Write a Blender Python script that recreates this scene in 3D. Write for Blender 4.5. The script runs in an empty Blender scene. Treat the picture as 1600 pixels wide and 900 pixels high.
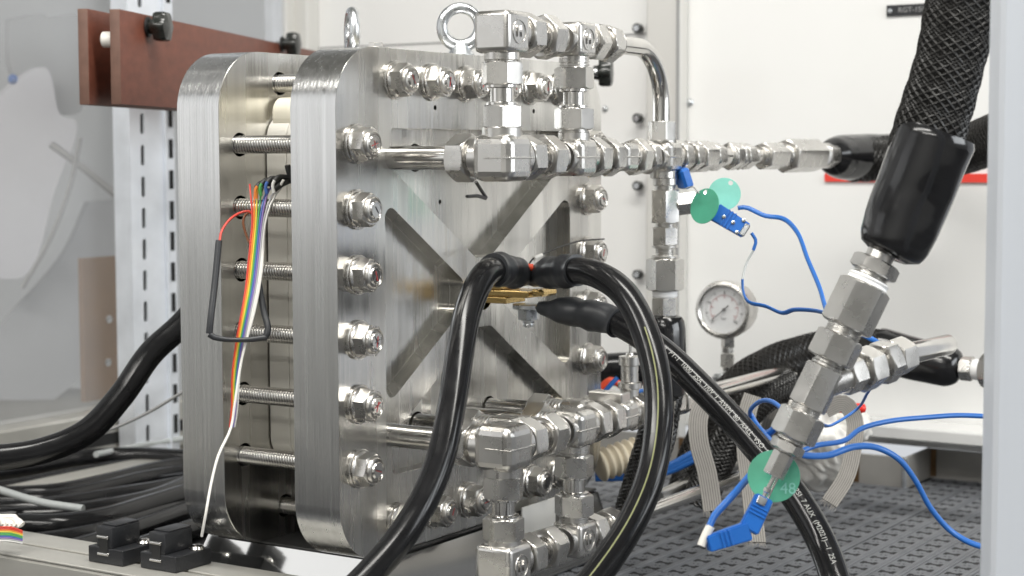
import bpy, bmesh, math, random
from mathutils import Vector as V, Matrix as M, noise
sc = bpy.context.scene
COL = sc.collection
R_ = math.radians
random.seed(7)

# ---------------------------------------------------------------- camera
CR, CD, CF = V((.538057, -.842903, 0)).normalized(), None, V((.8403, .536672, -.076673)).normalized()
CR = V((.538057, -.842903, -.003041)).normalized()
CD = CF.cross(CR).normalized()
FPX = 2732.576
CC = V((-1.169351, -.901593, .26654))
cam_d = bpy.data.cameras.new('camera'); cam = bpy.data.objects.new('camera', cam_d); COL.objects.link(cam)
cam_d.sensor_width = 36; cam_d.lens = FPX/1600*36
cam_d.clip_start = .01; cam_d.clip_end = 60
m = M((( CR.x, -CD.x, -CF.x), (CR.y, -CD.y, -CF.y), (CR.z, -CD.z, -CF.z))).to_4x4(); m.translation = CC
cam.matrix_world = m
cam_d.dof.use_dof = True; cam_d.dof.focus_distance = 1.5; cam_d.dof.aperture_fstop = 8.5
sc.camera = cam

# ---------------------------------------------------------------- world and lamps
w = bpy.data.worlds.new('World'); sc.world = w; w.use_nodes = True
w.node_tree.nodes['Background'].inputs[0].default_value = (.93, .96, 1, 1)
w.node_tree.nodes['Background'].inputs[1].default_value = .6
sc.view_settings.view_transform = 'Standard'; sc.view_settings.look = 'None'
sc.view_settings.exposure = 0.2
def area(loc, size, power, col=(1, 1, 1), target=None):
    l = bpy.data.lights.new('ceiling_and_fill_lamp', 'AREA'); l.shape = 'RECTANGLE'; l.size, l.size_y = size; l.energy = power; l.color = col
    o = bpy.data.objects.new('ceiling_and_fill_lamp', l); COL.objects.link(o); o.location = loc
    d = (V(target) - V(loc)) if target else V((0, 0, -1))
    o.rotation_euler = d.to_track_quat('-Z', 'Y').to_euler()
    return o
area((-.2, -.9, 1.9), (.3, 2.4), 46, (1, .98, .93))
area((-1.7, .3, 1.9), (.3, 2.4), 48, (1, .98, .93))
area((-3.0, -.9, 1.9), (.3, 2.4), 46, (1, .98, .93))
area((-2.6, 2.3, .9), (1.8, 1.5), 7, (.97, .98, 1), (0, .2, 0))  # added side fill aimed at the stack, well below the ceiling
area((.6, -3.2, .9), (2.2, 1.3), 55, (.93, .97, 1), (.2, 0, .1))  # added fill in front of the plate face, not a ceiling fixture

# ---------------------------------------------------------------- pixel (1600x900) -> place
def at(px, py, Z): return CC + CF*Z + CR*((px-800)/FPX*Z) + CD*((py-450)/FPX*Z)
def ray(px, py): return CF + CR*((px-800)/FPX) + CD*((py-450)/FPX)
def onax(px, py, ax, val):
    d = ray(px, py); return CC + d*((val-CC[ax])/d[ax])
def atz(px, py, z): return onax(px, py, 2, z)

# ---------------------------------------------------------------- materials
def mat(name, col, rough=.5, metal=0, spec=.5, bump=None, var=None, alpha=1, trans=0, coat=0, stretch=(1, 1, 1), rvar=0, ior=1.5, emit=None):
    """bump=(scale,strength,detail)  var=(scale,amount)  stretch = object space scaling of the noise (brushed metal)"""
    mt = bpy.data.materials.new(name); mt.use_nodes = True; nt = mt.node_tree; N = nt.nodes; L = nt.links
    b = N['Principled BSDF']
    b.inputs['Base Color'].default_value = (*col, 1); b.inputs['Roughness'].default_value = rough; b.inputs['Metallic'].default_value = metal
    b.inputs['Specular IOR Level'].default_value = spec; b.inputs['Alpha'].default_value = alpha
    b.inputs['Transmission Weight'].default_value = trans; b.inputs['Coat Weight'].default_value = coat; b.inputs['IOR'].default_value = ior
    tc = N.new('ShaderNodeTexCoord'); mp = N.new('ShaderNodeMapping'); mp.inputs['Scale'].default_value = stretch
    L.new(tc.outputs['Object'], mp.inputs['Vector'])
    def noise_(s, det=3, vec=mp.outputs['Vector']):
        n = N.new('ShaderNodeTexNoise'); n.inputs['Scale'].default_value = s; n.inputs['Detail'].default_value = det; L.new(vec, n.inputs['Vector']); return n
    if var:
        n = noise_(var[0], 4); mr = N.new('ShaderNodeMapRange'); mr.inputs[3].default_value = 1-var[1]; mr.inputs[4].default_value = 1+var[1]*.6
        mr.inputs[1].default_value = .3; mr.inputs[2].default_value = .7
        L.new(n.outputs['Fac'], mr.inputs[0]); mx = N.new('ShaderNodeVectorMath'); mx.operation = 'SCALE'; mx.inputs[0].default_value = col
        L.new(mr.outputs[0], mx.inputs['Scale']); L.new(mx.outputs[0], b.inputs['Base Color'])
    if rvar:
        n = noise_(var[0]*1.7 if var else 40, 4); mr = N.new('ShaderNodeMapRange'); mr.inputs[1].default_value = .3; mr.inputs[2].default_value = .7
        mr.inputs[3].default_value = max(.02, rough-rvar); mr.inputs[4].default_value = rough+rvar
        L.new(n.outputs['Fac'], mr.inputs[0]); L.new(mr.outputs[0], b.inputs['Roughness'])
    if bump:
        n = noise_(bump[0], bump[2] if len(bump) > 2 else 3); bp = N.new('ShaderNodeBump'); bp.inputs['Strength'].default_value = bump[1]; bp.inputs['Distance'].default_value = .0008
        L.new(n.outputs['Fac'], bp.inputs['Height']); L.new(bp.outputs[0], b.inputs['Normal'])
    if emit: b.inputs['Emission Color'].default_value = (*emit[0], 1); b.inputs['Emission Strength'].default_value = emit[1]
    return mt
ST = (.62, .605, .58)
m_face = mat('milled_steel_face', (.72, .71, .685), .25, 1, var=(3.2, .22), rvar=.10, stretch=(9, 9, .4), bump=(16, .30, 3))
m_side = mat('brushed_steel_edge', (.60, .60, .595), .24, 1, var=(14, .10), rvar=.05, stretch=(8, 8, .12), bump=(50, .22, 2))
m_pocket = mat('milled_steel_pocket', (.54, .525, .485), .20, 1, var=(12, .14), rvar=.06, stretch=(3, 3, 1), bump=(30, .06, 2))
m_fit = mat('satin_steel', (.64, .625, .60), .29, 1, var=(35, .04), rvar=.05, bump=(900, .03, 1))
m_pol = mat('polished_steel', (.68, .665, .64), .17, 1, var=(30, .08), rvar=.05)
m_rod = mat('threaded_steel', (.60, .59, .57), .24, 1)
m_nut = mat('nut_steel', (.64, .62, .59), .29, 1, var=(60, .06), rvar=.05)
m_dark = mat('shadow_gap', (.01, .01, .01), .8)
m_zinc = mat('zinc_plated', (.66, .68, .70), .3, 1, var=(60, .2), rvar=.1, bump=(200, .2, 3))
m_galv = mat('galvanised_steel', (.78, .81, .86), .45, .55, var=(18, .12), rvar=.1)
m_cell = mat('cell_frame_grey', (.66, .64, .585), .45, .3, var=(7, .12), stretch=(1, 1, .3), rvar=.08)
m_cream = mat('cream_insulation', (.74, .70, .58), .5)
m_pvc = mat('black_cable_pvc', (.011, .011, .012), .17, 0, spec=.34, bump=(14, .35, 2), var=(40, .25), rvar=.05)
m_shrink = mat('heat_shrink_black', (.030, .032, .036), .42, bump=(70, .5, 3), rvar=.1, var=(30, .2))
m_sleeve = mat('glossy_black_sleeve', (.010, .010, .011), .16, spec=.6, bump=(22, 1.0, 3), rvar=.08)
m_core = mat('black_hose_core', (.008, .008, .008), .7)
m_braid = mat('black_braid_strand', (.016, .015, .014), .36, spec=.42, var=(60, .4))
m_white = mat('white_enamel', (.87, .868, .855), .22, var=(2, .03), coat=.3)
m_column = mat('anodised_profile', (.70, .69, .66), .4, .25)
m_post = mat('blue_grey_profile', (.64, .67, .72), .45, .15, var=(3, .05), stretch=(8, 8, .3))
m_rail = mat('anodised_rail', (.50, .49, .455), .42, .45, var=(20, .1), stretch=(1, .1, 1))
m_brown = mat('phenolic_board', (.155, .048, .028), .5, var=(45, .2), bump=(300, .2, 2), stretch=(1, 1, 2))
m_brownedge = mat('phenolic_board_edge', (.16, .085, .062), .6, var=(60, .2))
m_knob = mat('black_knob', (.018, .02, .018), .22, spec=.6)
m_nylon = mat('nylon_white', (.75, .73, .68), .4)
m_tape = mat('thread_tape', (.9, .9, .9), .55, bump=(300, .4, 3))
m_blue = mat('blue_cable', (.022, .135, .46), .34)
m_bluep = mat('blue_plug', (.014, .135, .50), .36, bump=(300, .15, 3))
m_green = mat('green_tag', (.075, .36, .235), .42, .0, var=(25, .25), bump=(120, .3, 3))
m_green2 = mat('pale_green_tag', (.22, .56, .47), .35, .0, var=(25, .2), bump=(120, .3, 3))
m_red = mat('red_plastic', (.75, .03, .02), .35)
m_redfilm = mat('red_film', (.82, .06, .04), .5)
m_orange = mat('orange_sleeve', (.80, .085, .03), .4)
m_brass = mat('gold_plated_copper', (.66, .47, .20), .28, 1, var=(80, .2), rvar=.08, stretch=(1, .2, 3))
m_strap = mat('grey_woven_strap', (.19, .18, .165), .8, var=(120, .15))
m_strapd = mat('grey_woven_rib', (.28, .265, .245), .8)
m_grate = mat('grey_plastic_grating', (.150, .156, .168), .5, var=(30, .12), rvar=.06)
m_under = mat('grating_shade_black', (.012, .012, .014), .8)  # near-black for the shade seen through the grating openings
m_tray = mat('raw_steel_tray', (.44, .425, .40), .45, .35, var=(9, .22), rvar=.1, bump=(60, .2, 3))
m_weld = mat('weld_tint', (.20, .12, .06), .45, .7, var=(50, .4))
m_mirror = mat('mirror_polished_steel', (.66, .655, .64), .08, 1, bump=(9, .25, 2))
m_rubber = mat('black_rubber', (.02, .02, .02), .5)
m_blackp = mat('black_plastic', (.020, .021, .024), .38, bump=(400, .3, 3))
m_dial = mat('gauge_dial', (.84, .85, .86), .5)
m_print = mat('black_print', (.02, .02, .02), .5)
m_redp = mat('red_print', (.40, .05, .05), .5)
m_whitep = mat('white_print', (.42, .42, .40), .5)
m_greyp = mat('grey_print', (.33, .33, .33), .5)
m_mark = mat('marker_ink', (.055, .055, .06), .4)
m_yellow = mat('yellow_reflection', (.19, .20, .075), .4)
m_cloth = mat('white_bag', (.72, .70, .66), .6, bump=(18, 1.0, 3))
m_corr = mat('cream_corrugated', (.66, .58, .44), .45, var=(25, .2))
m_gcable = mat('grey_cable', (.42, .44, .44), .45)
m_wwire = mat('white_wire', (.78, .76, .72), .4)
m_wall = mat('far_wall_grey', (.62, .62, .61), .7, var=(2, .06))
m_pale_refl = mat('pale_pane_reflection', (.64, .64, .685), .8, var=(4, .1))
m_card = mat('brown_cardboard', (.25, .145, .07), .8, var=(12, .15))
m_pane = mat('cloudy_acrylic', (.72, .73, .75), .12, alpha=.17, var=(3, .12), bump=(5, .4, 2))
m_floor = mat('room_floor', (.09, .09, .09), .5)
m_room = mat('room_paint', (.72, .72, .71), .8)
m_ceil = mat('room_ceiling', (.42, .41, .37), .8)
m_cab = mat('dark_cabinet', (.06, .06, .065), .5)
m_glass = bpy.data.materials.new('gauge_glass'); m_glass.use_nodes = True
_b = m_glass.node_tree.nodes['Principled BSDF']; _b.inputs['Alpha'].default_value = .12; _b.inputs['Roughness'].default_value = .03
RB = [('brown', (.19, .07, .03)), ('red', (.62, .05, .03)), ('orange', (.80, .23, .04)), ('yellow', (.75, .60, .07)), ('green', (.09, .38, .10)),
      ('blue', (.06, .14, .42)), ('violet', (.23, .15, .42)), ('grey', (.42, .42, .44)), ('white', (.78, .77, .74))]
m_rb = {n: mat(n+'_core_insulation', c, .4) for n, c in RB}

# ---------------------------------------------------------------- object helpers
def tag(o, label=None, cat=None, group=None, kind=None):
    if label: o['label'] = label
    if cat: o['category'] = cat
    if group: o['group'] = group
    if kind: o['kind'] = kind
    return o
def root(name, loc, label, cat, group=None):
    o = bpy.data.objects.new(name, None); o.empty_display_size = .02; COL.objects.link(o); o.location = loc
    return tag(o, label, cat, group)
def wloc(p):
    l = V((0, 0, 0))
    while p: l += p.location; p = p.parent      # only unrotated parents are used as roots
    return l
def link(name, me, mt=None, parent=None, mw=None):
    if mt is not None and not me.materials: me.materials.append(mt)
    o = bpy.data.objects.new(name, me); COL.objects.link(o)
    mw = mw.copy() if mw is not None else M.Identity(4)
    if parent is not None:
        o.parent = parent
        pm = parent.get('_mw'); base = PM[parent.name] if parent.name in PM else M.Translation(wloc(parent))
        o.matrix_basis = base.inverted() @ mw
        PM[o.name] = mw
    else:
        o.matrix_basis = mw; PM[o.name] = mw
    return o
PM = {}
def shade(me, ang=30):
    me.polygons.foreach_set('use_smooth', [True]*len(me.polygons)); me.set_sharp_from_angle(angle=R_(ang)); return me
def mesh(v, f, name='mesh', ang=30):
    me = bpy.data.meshes.new(name); me.from_pydata([tuple(p) for p in v], [], f); me.update(); return shade(me, ang)
def bmesh_done(bm, name='mesh', ang=30):
    bmesh.ops.recalc_face_normals(bm, faces=bm.faces); me = bpy.data.meshes.new(name); bm.to_mesh(me); bm.free(); return shade(me, ang)
def flatbig(me, frac=.12):
    if not me.polygons: return me
    m_ = max(p.area for p in me.polygons)*frac
    for p in me.polygons:
        if p.area > m_: p.use_smooth = False
    return me
def box_bm(lo, hi, bev=0, seg=2, bm=None):
    b = bmesh.new()
    bmesh.ops.create_cube(b, size=1)
    for v in b.verts: v.co = V([lo[i] + (v.co[i]+.5)*(hi[i]-lo[i]) for i in range(3)])
    if bev: bmesh.ops.bevel(b, geom=b.edges[:], offset=bev, segments=seg, affect='EDGES', profile=.5)
    if bm is None: return b
    t = bpy.data.meshes.new('t'); b.to_mesh(t); b.free(); bm.from_mesh(t); bpy.data.meshes.remove(t); return bm
def box(name, lo, hi, mt, parent=None, bev=.001, mw=None, seg=2):
    return link(name, bmesh_done(box_bm(lo, hi, bev, 1)), mt, parent, mw)
def zframe(p, d, up=None):
    d = V(d).normalized(); up = V(up) if up else (V((0, 0, 1)) if abs(d.z) < .9 else V((1, 0, 0)))
    x = up.cross(d).normalized(); y = d.cross(x)
    m = M((x, y, d)).transposed().to_4x4(); m.translation = V(p); return m
CACHE = {}
def lathe_me(prof, n=32, key=None, ang=30, cap=True):
    """prof = [(t, r)...] along +Z"""
    k = ('L', tuple((round(a, 5), round(b, 5)) for a, b in prof), n, key)
    if k in CACHE: return CACHE[k]
    vs, fs = [], []
    for t, r in prof:
        for i in range(n): a = 2*math.pi*i/n; vs.append((r*math.cos(a), r*math.sin(a), t))
    for j in range(len(prof)-1):
        for i in range(n): fs.append((j*n+i, j*n+(i+1) % n, (j+1)*n+(i+1) % n, (j+1)*n+i))
    if cap:
        fs.append(tuple(range(n))[::-1]); fs.append(tuple((len(prof)-1)*n+i for i in range(n)))
    me = mesh(vs, fs, 'lathe', ang)
    CACHE[k] = me.copy() if False else me
    return me
def hex_me(L, af, ch=1, c2=1, n=48, hole=0):
    k = ('H', round(L, 5), round(af, 5), ch, c2, hole)
    if k in CACHE: return CACHE[k]
    R = af/2; lv = []
    c = R*.155*.58
    ts = [0, c*.33, c*.66, c] if ch else [0]
    te = [L-c, L-c*.66, L-c*.33, L] if c2 else [L]
    lv = ts + te
    vs, fs = [], []
    for t in lv:
        lim = 9
        if ch: lim = min(lim, R*.985 + t/.58)
        if c2: lim = min(lim, R*.985 + (L-t)/.58)
        for i in range(n):
            a = 2*math.pi*i/n; h = R/math.cos((a % (math.pi/3)) - math.pi/6); r = min(h, lim)
            vs.append((r*math.cos(a), r*math.sin(a), t))
    for j in range(len(lv)-1):
        for i in range(n): fs.append((j*n+i, j*n+(i+1) % n, (j+1)*n+(i+1) % n, (j+1)*n+i))
    fs.append(tuple(range(n))[::-1]); fs.append(tuple((len(lv)-1)*n+i for i in range(n)))
    me = mesh(vs, fs, 'hex', 22); CACHE[k] = me; return me
def withmat(me, mt):
    if me.materials and me.materials[0] == mt: return me
    if not me.materials: me.materials.append(mt); return me
    k = ('M', me.name, mt.name)
    if k not in CACHE:
        c = me.copy(); c.materials.clear(); c.materials.append(mt); CACHE[k] = c
    return CACHE[k]
def cyl(name, p, d, t0, t1, r, mt, parent, bev=None, n=32, r1=None):
    L = t1-t0; b = min(.0008, L*.2, r*.2) if bev is None else bev; r1 = r if r1 is None else r1
    prof = [(0, r-b), (b, r), (L-b, r1), (L, r1-b)] if b else [(0, r), (L, r1)]
    return link(name, withmat(lathe_me(prof, n), mt), None, parent, zframe(V(p)+V(d).normalized()*t0, d))
def lath(name, p, d, prof, mt, parent, n=32, ang=30, cap=True):
    return link(name, withmat(lathe_me(prof, n, key=(ang, cap), ang=ang, cap=cap), mt), None, parent, zframe(p, d))
def hexn(name, p, d, t0, t1, af, mt, parent, rot=0, ch=1, c2=1):
    return link(name, withmat(hex_me(t1-t0, af, ch, c2), mt), None, parent, zframe(V(p)+V(d).normalized()*t0, d) @ M.Rotation(R_(rot), 4, 'Z'))

def spline(pts, per=14):
    pts = [V(p) for p in pts]; P = [pts[0]*2-pts[1]] + pts + [pts[-1]*2-pts[-2]]; out = []
    for i in range(1, len(P)-2):
        a, b, c, d = P[i-1:i+3]
        # centripetal parametrisation
        t0 = 0; t1 = t0+max(1e-6, (b-a).length**.5); t2 = t1+max(1e-6, (c-b).length**.5); t3 = t2+max(1e-6, (d-c).length**.5)
        for k in range(per):
            t = t1+(t2-t1)*k/per
            A1 = a*((t1-t)/(t1-t0))+b*((t-t0)/(t1-t0)); A2 = b*((t2-t)/(t2-t1))+c*((t-t1)/(t2-t1)); A3 = c*((t3-t)/(t3-t2))+d*((t-t2)/(t3-t2))
            B1 = A1*((t2-t)/(t2-t0))+A2*((t-t0)/(t2-t0)); B2 = A2*((t3-t)/(t3-t1))+A3*((t-t1)/(t3-t1))
            out.append(B1*((t2-t)/(t2-t1))+B2*((t-t1)/(t2-t1)))
    out.append(pts[-1]); return out
def resample(path, step):
    L = [0]
    for i in range(1, len(path)): L.append(L[-1]+(path[i]-path[i-1]).length)
    n = max(2, int(L[-1]/step)+1); out = []; j = 0
    for k in range(n+1):
        s = L[-1]*k/n
        while j < len(path)-2 and L[j+1] < s: j += 1
        f = (s-L[j])/max(1e-9, L[j+1]-L[j]); out.append(path[j].lerp(path[j+1], min(1, max(0, f))))
    return out, L[-1]
def frames(path, up=V((0, 0, 1))):
    T = []
    for i in range(len(path)):
        a = path[max(0, i-1)]; b = path[min(len(path)-1, i+1)]; T.append((b-a).normalized())
    n = up - T[0]*up.dot(T[0])
    if n.length < .1: n = V((1, 0, 0)) - T[0]*T[0].x
    n.normalize(); F = []
    for t in T:
        n = (n - t*n.dot(t)).normalized(); F.append((t, n, t.cross(n)))
    return F
def sweep_me(path, prof, rad=None, closed=True, cap=True, ang=40, up=V((0, 0, 1))):
    """prof: [(a,b)] in the (normal, binormal) plane; rad(f)=scale"""
    F = frames(path, up); n = len(prof); vs, fs = [], []
    for i, p in enumerate(path):
        s = rad(i/(len(path)-1)) if rad else 1
        if not isinstance(s, tuple): s = (s, s)
        for a, b in prof: vs.append(p + F[i][1]*a*s[0] + F[i][2]*b*s[1])
    m_ = n if closed else n-1
    for i in range(len(path)-1):
        for k in range(m_): fs.append((i*n+k, i*n+(k+1) % n, (i+1)*n+(k+1) % n, (i+1)*n+k))
    if cap and closed: fs.append(tuple(range(n))[::-1]); fs.append(tuple((len(path)-1)*n+k for k in range(n)))
    return mesh(vs, fs, 'sweep', ang)
def circ(r, n=16): return [(r*math.cos(2*math.pi*i/n), r*math.sin(2*math.pi*i/n)) for i in range(n)]
def tube(name, path, r, mt, parent=None, step=.004, n=20, rad=None, squash=1, up=V((0, 0, 1))):
    p, L = resample(path, step); pr = [(a, b*squash) for a, b in circ(r, n)]
    me = sweep_me(p, pr, rad, up=up)
    o0 = p[0]
    for v in me.vertices: v.co -= o0
    return link(name, me, mt, parent, M.Translation(o0))
def braid(name, path, r, mt, parent, n=22, pitch=.075, w=.0026, radf=None, lift=.0007):
    p, L = resample(path, .0035); F = frames(p); vs, fs = [], []
    N = len(p); ns = n
    for sgn in (1, -1):
        for k in range(ns):
            base = len(vs)
            for i in range(N):
                s = i/(N-1)*L; a = 2*math.pi*k/ns + sgn*2*math.pi*s/pitch
                ph = (a*ns/ (2*math.pi) * 1.0)
                # over/under: crossings happen ns*2 per turn
                c = math.cos(2*math.pi*s/pitch*ns + (0 if sgn > 0 else math.pi) + k*math.pi)
                sc_ = radf(i/(N-1)) if radf else 1
                sc_ = sc_ if isinstance(sc_, tuple) else (sc_, sc_)
                rr = r*(sc_[0]*math.cos(a)**2+sc_[1]*math.sin(a)**2) + lift*(1+c)
                nrm = F[i][1]*math.cos(a) + F[i][2]*math.sin(a); tan = F[i][2]*math.cos(a) - F[i][1]*math.sin(a)
                ang = math.atan2(2*math.pi*rr/pitch, 1)*sgn
                side = (tan*math.cos(ang) - F[i][0]*math.sin(ang))
                q = p[i]+nrm*rr
                vs += [q - side*w/2 - nrm*.0005, q + nrm*.0005, q + side*w/2 - nrm*.0005]
            for i in range(N-1):
                for e in (0, 1):
                    a0 = base+i*3+e; fs.append((a0, a0+1, a0+4, a0+3))
    o0 = p[0]; me = mesh([v-o0 for v in vs], fs, 'braid', 60)
    o = link(name, me, mt, parent, M.Translation(o0)); o['kind'] = 'stuff'; return o
def text_me(s, size, depth=.0002, align='CENTER', bold=0):
    c = bpy.data.curves.new('t', 'FONT'); c.body = s; c.size = size; c.extrude = depth; c.align_x = align; c.align_y = 'CENTER'; c.offset = bold; c.resolution_u = 3
    o = bpy.data.objects.new('t', c); COL.objects.link(o); dg = bpy.context.evaluated_depsgraph_get(); dg.update()
    me = bpy.data.meshes.new_from_object(o.evaluated_get(dg)); bpy.data.objects.remove(o); bpy.data.curves.remove(c); return me
def text(name, s, size, mw, mt, parent, depth=.0002, bold=0):
    me = text_me(s, size, depth, bold=bold); me.materials.clear(); return link(name, me, mt, parent, mw)
def boolean(me, cutters, bev=.0006):
    a = bpy.data.objects.new('a', me); COL.objects.link(a); cs = []
    for c in cutters:
        o = bpy.data.objects.new('c', c); COL.objects.link(o); cs.append(o)
        md = a.modifiers.new('b', 'BOOLEAN'); md.object = o; md.operation = 'DIFFERENCE'; md.solver = 'EXACT'
    if bev:
        md = a.modifiers.new('v', 'BEVEL'); md.width = bev; md.segments = 1; md.limit_method = 'ANGLE'; md.angle_limit = R_(35)
    dg = bpy.context.evaluated_depsgraph_get(); dg.update()
    r = bpy.data.meshes.new_from_object(a.evaluated_get(dg))
    for o in cs + [a]: bpy.data.objects.remove(o)
    return shade(r, 28)
def prism(poly, y0, y1):
    """poly in (x, z), extruded y0..y1"""
    n = len(poly); vs = [(x, y0, z) for x, z in poly] + [(x, y1, z) for x, z in poly]
    fs = [tuple(range(n)), tuple(range(n, 2*n))[::-1]] + [(i, i+n, (i+1) % n+n, (i+1) % n) for i in range(n)]
    me = bpy.data.meshes.new('p'); me.from_pydata(vs, [], fs); bm = bmesh.new(); bm.from_mesh(me); bmesh.ops.recalc_face_normals(bm, faces=bm.faces); bm.to_mesh(me); bm.free(); return me
def rounded(poly, r, seg=8):
    out = []; n = len(poly)
    for i in range(n):
        p = V(poly[i]+(0,)); a = V(poly[i-1]+(0,)); b = V(poly[(i+1) % n]+(0,))
        ri = r[i] if isinstance(r, (list, tuple)) else r
        u = (a-p).normalized(); v = (b-p).normalized(); th = u.angle(v); t = ri/math.tan(th/2)
        c = p + (u+v).normalized()*(ri/math.sin(th/2)); s = p+u*t; e = p+v*t
        a0 = math.atan2(s.y-c.y, s.x-c.x); a1 = math.atan2(e.y-c.y, e.x-c.x); da = (a1-a0+math.pi) % (2*math.pi)-math.pi
        for k in range(seg+1): aa = a0+da*k/seg; out.append((c.x+ri*math.cos(aa), c.y+ri*math.sin(aa)))
    return out
#BODY
# ================================================================ SETTING
def struct(o): o['kind'] = 'structure'; return o
# plain room around the bench (seen only softly through the pane and in the metal)
struct(box('room_floor', (-5, -5, -1.02), (4, 4.2, -1), m_floor, bev=0))
struct(box('room_ceiling', (-5, -5, 2.4), (4, 4.2, 2.45), m_ceil, bev=0))
struct(box('far_wall', (-5, 3.0, -.99), (4, 3.08, 2.39), m_wall, bev=0))
struct(box('near_wall', (-5, -4.9, -.99), (4, -4.82, 2.39), m_room, bev=0))
struct(box('side_wall', (-4.9, -4.8, -.99), (-4.82, 2.98, 2.39), m_room, bev=0))
# white back panel of the enclosure, plane x = 1
XW = 1.0
wallp = struct(box('wall', (XW, -.62, -.1130), (XW+.02, .855, 1.3), m_white, bev=.001))
box('panel_seam', (XW-.0012, .2480, .4315), (XW+.001, .8548, .4335), m_greyp, wallp, bev=0)
for nm, (x, y), r, mt in (('thumb_screw', (1003, 45), .0068, m_knob), ('thumb_screw', (1003, 185), .0068, m_knob), ('thumb_screw', (1003, 290), .0068, m_knob), ('thumb_screw', (1003, 428), .0068, m_knob),
                          ('pan_screw', (946, 170), .0045, m_zinc), ('pan_screw', (1078, 160), .0055, m_zinc)):
    p = onax(x, y, 0, XW)
    if nm == 'thumb_screw':
        s = lath(nm, p, (-1, 0, 0), [(0, .003), (.008, .003), (.008, r), (.016, r), (.0168, r-.001), (.0168, 0.0005)], mt, wallp, 24)
        cyl('screw_face', p, (-1, 0, 0), .0169, .0174, r*.62, m_zinc, s, n=20)
    else:
        s = lath(nm, p, (-1, 0, 0), [(0, r), (.0012, r), (.003, r*.75), (.004, r*.3), (.0042, .0002)], mt, wallp, 24)
# red film strip and name plate on the panel
a, b = onax(1290, 270, 0, XW), onax(1556, 262, 0, XW)
o = box('red_strip', (XW-.0035, -.30, .2285), (XW-.0005, a.y, .2395), m_redfilm, bev=0)
tag(o, 'thin red strip stuck along the white back panel behind the hoses', 'tape strip')
tp = root('name_plate', (XW, -.11, .4455), 'small black engraved name plate with two screws high on the white panel', 'label plate')
yl, yr = -.0890, -.1560
box('plate', (XW-.003, yr, .4405), (XW-.0002, yl, .4545), m_blackp, tp, .0004)
for yy in (yl-.005, yr+.006): cyl('screw', (XW-.003, yy, .4475), (-1, 0, 0), 0, .0014, .0028, m_zinc, tp)
text('lettering', 'RGT-150', .0095, M(((0, 0, -1, XW-.0032), (-1, 0, 0, (yl+yr)/2), (0, 1, 0, .4474), (0, 0, 0, 1))), m_greyp, tp, .0001)

# aluminium column in front of the panel, columns in the corner
def column(lo, hi, lab, mt=m_column, groove=True, name='frame_post'):
    o = box(name, lo, hi, mt, bev=.0025)
    tag(o, lab, 'frame post'); return o
c = column((.972, .1945, -.15), (.998, .2465, 1.2), 'pale aluminium frame post in the middle of the white back wall')
box('edge_strip', (.9705, .1945, -.149), (.9718, .199, 1.19), m_greyp, c, 0)
for i, (xa, xb, d, lab) in enumerate(((412, 428, .93, 'grey frame post nearest the brown boards in the rear corner'), (433, 447, .95, 'narrow pale frame post between two others in the rear corner'), (452, 480, .97, 'widest pale frame post beside the white panel in the rear corner'))):
    ya = onax(xa, 50, 0, d).y; yb = onax(xb, 50, 0, d).y
    column((d, yb, -.15), (d+.03, ya, 1.2), lab, m_column if i else m_galv)

# cabinet bottom ledge
o = box('ledge', (.93, -.62, -.0945), (.999, -.052, -.078), m_white, bev=.002); tag(o, 'white ledge under the back panel above the steel tray', 'ledge')
o = box('support_block', (.90, -.03, -.149), (.912, .02, -.108), m_nylon, bev=.004); tag(o, 'pale plastic block behind the loose grey straps', 'block')

# raw steel tray and plastic grating
tr = root('steel_tray', (.9, -.1, -.17), 'raw steel drip tray wall with brown weld seams around the grating', 'tray')
box('tray_floor', (-.6, -1.2, -.176), (1.04, .60, -.170), m_under, tr, 0)
box('hole_shade_sheet', (-.55, -1.15, -.1530), (1.0035, .58, -.1523), m_under, tr, 0)  # black sheet put in so the grating openings look dark
box('tray_wall', (.915, -.150, -.169), (.919, .60, -.1135), m_tray, tr, .0008)
box('tray_wall', (.9195, -.1535, -.169), (1.004, -.1495, -.1135), m_tray, tr, .0008)
box('tray_wall', (1.0045, -1.2, -.169), (1.0085, -.1495, -.1145), m_tray, tr, .0008)
cyl('corner_weld', (.915, -.151, -.169), (0, 0, 1), 0, .055, .0032, m_zinc, tr)
for p in ((.9140, -.088), (1.0035, -.158), (.9140, .16)): box('weld_seam', (p[0]-.0006, p[1]-.0035, -.15), (p[0]+.0009, p[1]+.0035, -.115), m_weld, tr, 0)
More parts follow.
